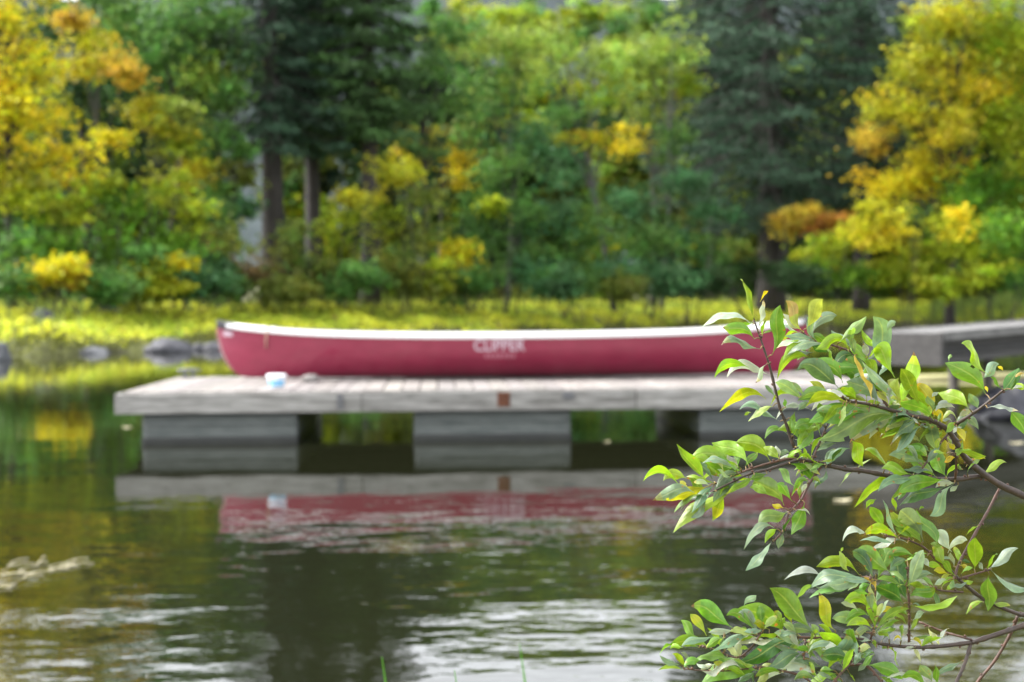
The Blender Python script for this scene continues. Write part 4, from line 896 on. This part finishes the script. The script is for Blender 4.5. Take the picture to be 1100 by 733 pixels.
class LM:
    def __init__(s): s.v, s.f, s.c, s.uv = [], [], [], []
LMs = dict(U=LM(), W=LM(), V=LM())
NT, NS = 14, 6
def make_leaf(r, bx, by, tx, ty, w_, kind, arc):
    if kind == 'x': return
    s_ = REG[r][2]; b2, t2 = np.array(PX(r, bx, by)), np.array(PX(r, tx, ty)); wpx = w_ * s_ * 1.0; t2 = b2 + (t2 - b2) * 1.08; wpx = min(wpx, .50 * np.linalg.norm(t2 - b2))
    k = int(np.argmin(((SA[:, :2] - b2) ** 2).sum(1))); sxp = samples[k]; dist = np.linalg.norm(SA[k, :2] - b2); g = sxp[3]
    dep = sxp[2] + float(wr.normal(0, .012)) - min(.03, dist * .0006); ln = np.linalg.norm(t2 - b2)
    dz = float(np.clip(wr.normal(-.05, .32), -.7, .7)) * ln * dep / FPX
    lm = LMs[g]; m_ = dep / FPX
    ctrl2 = (b2 + t2) / 2 + np.array([0, -2 * arc * ln])
    B0, T0 = at(*b2, dep), at(*t2, dep + dz); C0 = at(*ctrl2, dep + dz * .5 + float(wr.normal(0, .22)) * ln * m_ * .5)
    W_app = wpx * m_ * .5; lt = ln * m_
    true = max(W_app, min(.17 * lt, .0105)); roll = math.acos(min(1, W_app / true)) * (1 if wr.random() < .5 else -1)
    if kind in ('w', 'b', 'l'):                               # upturned face catches the sky, besides the sheen in their colour
        tn = (T0 - B0).normalized(); sd0 = tn.cross((B0 - cam.location).normalized()); nn0 = sd0.cross(tn)
        up_p = (nn0 * math.cos(abs(roll)) - sd0 * math.sin(abs(roll))); up_m = (nn0 * math.cos(abs(roll)) + sd0 * math.sin(abs(roll)))
        fp = up_p.z if up_p.dot(B0 - cam.location) < 0 else -up_p.z; fm = up_m.z if up_m.dot(B0 - cam.location) < 0 else -up_m.z
        roll = abs(roll) if fp > fm else -abs(roll)
    roll += float(wr.normal(0, .10))
    fold = float(wr.uniform(.10, .55)); wave = float(wr.uniform(.03, .24)); ph = float(wr.uniform(0, 6.28)); curl = float(wr.normal(0, .65)); hook = float(wr.normal(.0, .10)) * lt; sway = float(wr.normal(0, .05)) * lt
    if kind in ('w', 'b', 'l'): curl *= .6; fold *= .7
    pos = wr.uniform(.47, .60)
    o = len(lm.v); brown = wr.random() < .16; notch = (int(wr.integers(4, NT - 2)), int(wr.choice([0, NS - 1]))) if wr.random() < .12 else None; tear = wr.random() < .06
    col = np.array(KC[kind]) * math.exp(float(wr.normal(0, .10))) * np.exp(wr.normal(0, .05, 3))
    for i in range(NT + 1):
        t = i / NT; p = B0 * (1 - t) ** 2 + C0 * 2 * t * (1 - t) + T0 * t * t
        tan = ((C0 - B0) * (1 - t) + (T0 - C0) * t).normalized()
        p = p + Vector((0, 0, -abs(hook) * max(0, t - .6) ** 2 * 4)) + tan.cross(Vector((0, 1, 0))) * (sway * math.sin(t * 6.0))
        view = (p - cam.location).normalized(); sd_ = tan.cross(view).normalized(); nn = sd_.cross(tan).normalized()
        an = roll + curl * (t - .4); sv = sd_ * math.cos(an) + nn * math.sin(an); nv_ = nn * math.cos(an) - sd_ * math.sin(an)
        tt = max(0, (t - .07) / .93)
        prof = (math.sin(math.pi * tt ** (math.log(.5) / math.log(pos))) ** 1.02) * (1 - .10 * tt) if tt > 0 else 0
        hw = max(true * prof, .00035 * (1 - .6 * t))
        for j in range(NS + 1):
            s = (j / NS) * 2 - 1
            off = sv * (s * hw) + nv_ * (abs(s) ** 1.3 * hw * fold + wave * hw * abs(s) * math.sin(t * 15 + ph + s))
            lm.v.append(tuple(p + off - W0)); lm.uv.append((t, j / NS))
    for i in range(NT):
        for j in range(NS):
            if notch and ((i, j) == notch or (i == notch[0] + 1 and j == notch[1] and tear)): continue
            a_ = o + i * (NS + 1) + j; lm.f.append((a_, a_ + 1, a_ + NS + 2, a_ + NS + 1))
            c = col
            t, s = i / NT, abs((j + .5) / NS * 2 - 1)
            if kind == 'Yg' and .45 < t < .85: c = np.array(KC['Y2'])
            if brown and t > .88: c = np.array((.11, .055, .018))
            elif brown and t > .78: c = col * np.array((1.5, 1.1, .8))
            if kind == 'B' and t < .45: c = np.array(KC['yl'])
            lm.c.append(tuple(c * (1 if s < .8 else 1.12)))
    # petiole to the twig
    if dist < 9:
        tw = at(SA[k, 0], SA[k, 1], SA[k, 2])
        BR[g].tube([tw - W0, (tw.lerp(B0, .6) + Vector((0, 0, .0012))) - W0, B0 - W0], [.0008, .0007, .0006], 5, (3.0, 3.4, 1.4), caps=False)
for q in LV: make_leaf(*q)
fr = random.Random(21)                                        # small half hidden leaves among the big ones
cand = [q for q in samples if q[0] < 1090 and q[1] < 740]
for _ in range(190):
    q = fr.choice(cand); an = fr.uniform(0, 6.28); l_ = fr.uniform(10, 30); o_ = fr.uniform(2, 7)
    if q[0] > 1010 and fr.random() < .75: continue
    bx, by = q[0] + math.cos(an) * o_, q[1] + math.sin(an) * o_
    make_leaf('P', bx, by, bx + math.cos(an) * l_, by + math.sin(an) * l_ * .8, l_ * fr.uniform(.15, .30), fr.choice(['w', 'w', 'b', 'y', 'y', 'g', 'g2', 'l', 'd', 'b2', 'y2']) if fr.random() < .9 else 'y', fr.uniform(-.05, .25))
for (x0, y0, x1, y1, cnt) in ((850, 345, 1010, 470, 46), (770, 590, 960, 725, 44), (700, 470, 800, 550, 12), (930, 440, 1020, 540, 16)):
    cc_ = [q for q in cand if x0 < q[0] < x1 and y0 < q[1] < y1]
    for _ in range(cnt):                                      # fuller sprays where several twigs overlap
        q = fr.choice(cc_); an = fr.uniform(2.0, 5.6); l_ = fr.uniform(22, 48); o_ = fr.uniform(2, 8)
        bx, by = q[0] + math.cos(an) * o_, q[1] + math.sin(an) * o_
        make_leaf('P', bx, by, bx + math.cos(an) * l_, by + math.sin(an) * l_ * .75, l_ * fr.uniform(.22, .36), fr.choice(['b', 'y', 'g', 'g2', 'w', 'l', 'y2', 'b2', 'yl', 'b']), fr.uniform(-.05, .25))
for g, nm in (('U', "upper"), ('W', "middle"), ('V', "lower")):
    br = BR[g].build("branch", M_TWIG, willow, smooth=True, cols=True)
    lm = LMs[g]; me = bpy.data.meshes.new("willow_foliage"); me.from_pydata(lm.v, [], lm.f)
    at_ = me.attributes.new("Col", 'FLOAT_COLOR', 'FACE'); at_.data.foreach_set('color', [x for c in lm.c for x in (*c, 1.0)])
    ul = me.uv_layers.new(name="UVMap"); li = np.zeros(len(me.loops), dtype=np.int32); me.loops.foreach_get('vertex_index', li)
    ul.data.foreach_set('uv', np.array(lm.uv)[li].reshape(-1)); link("foliage", me, M_WL, br, smooth=True)
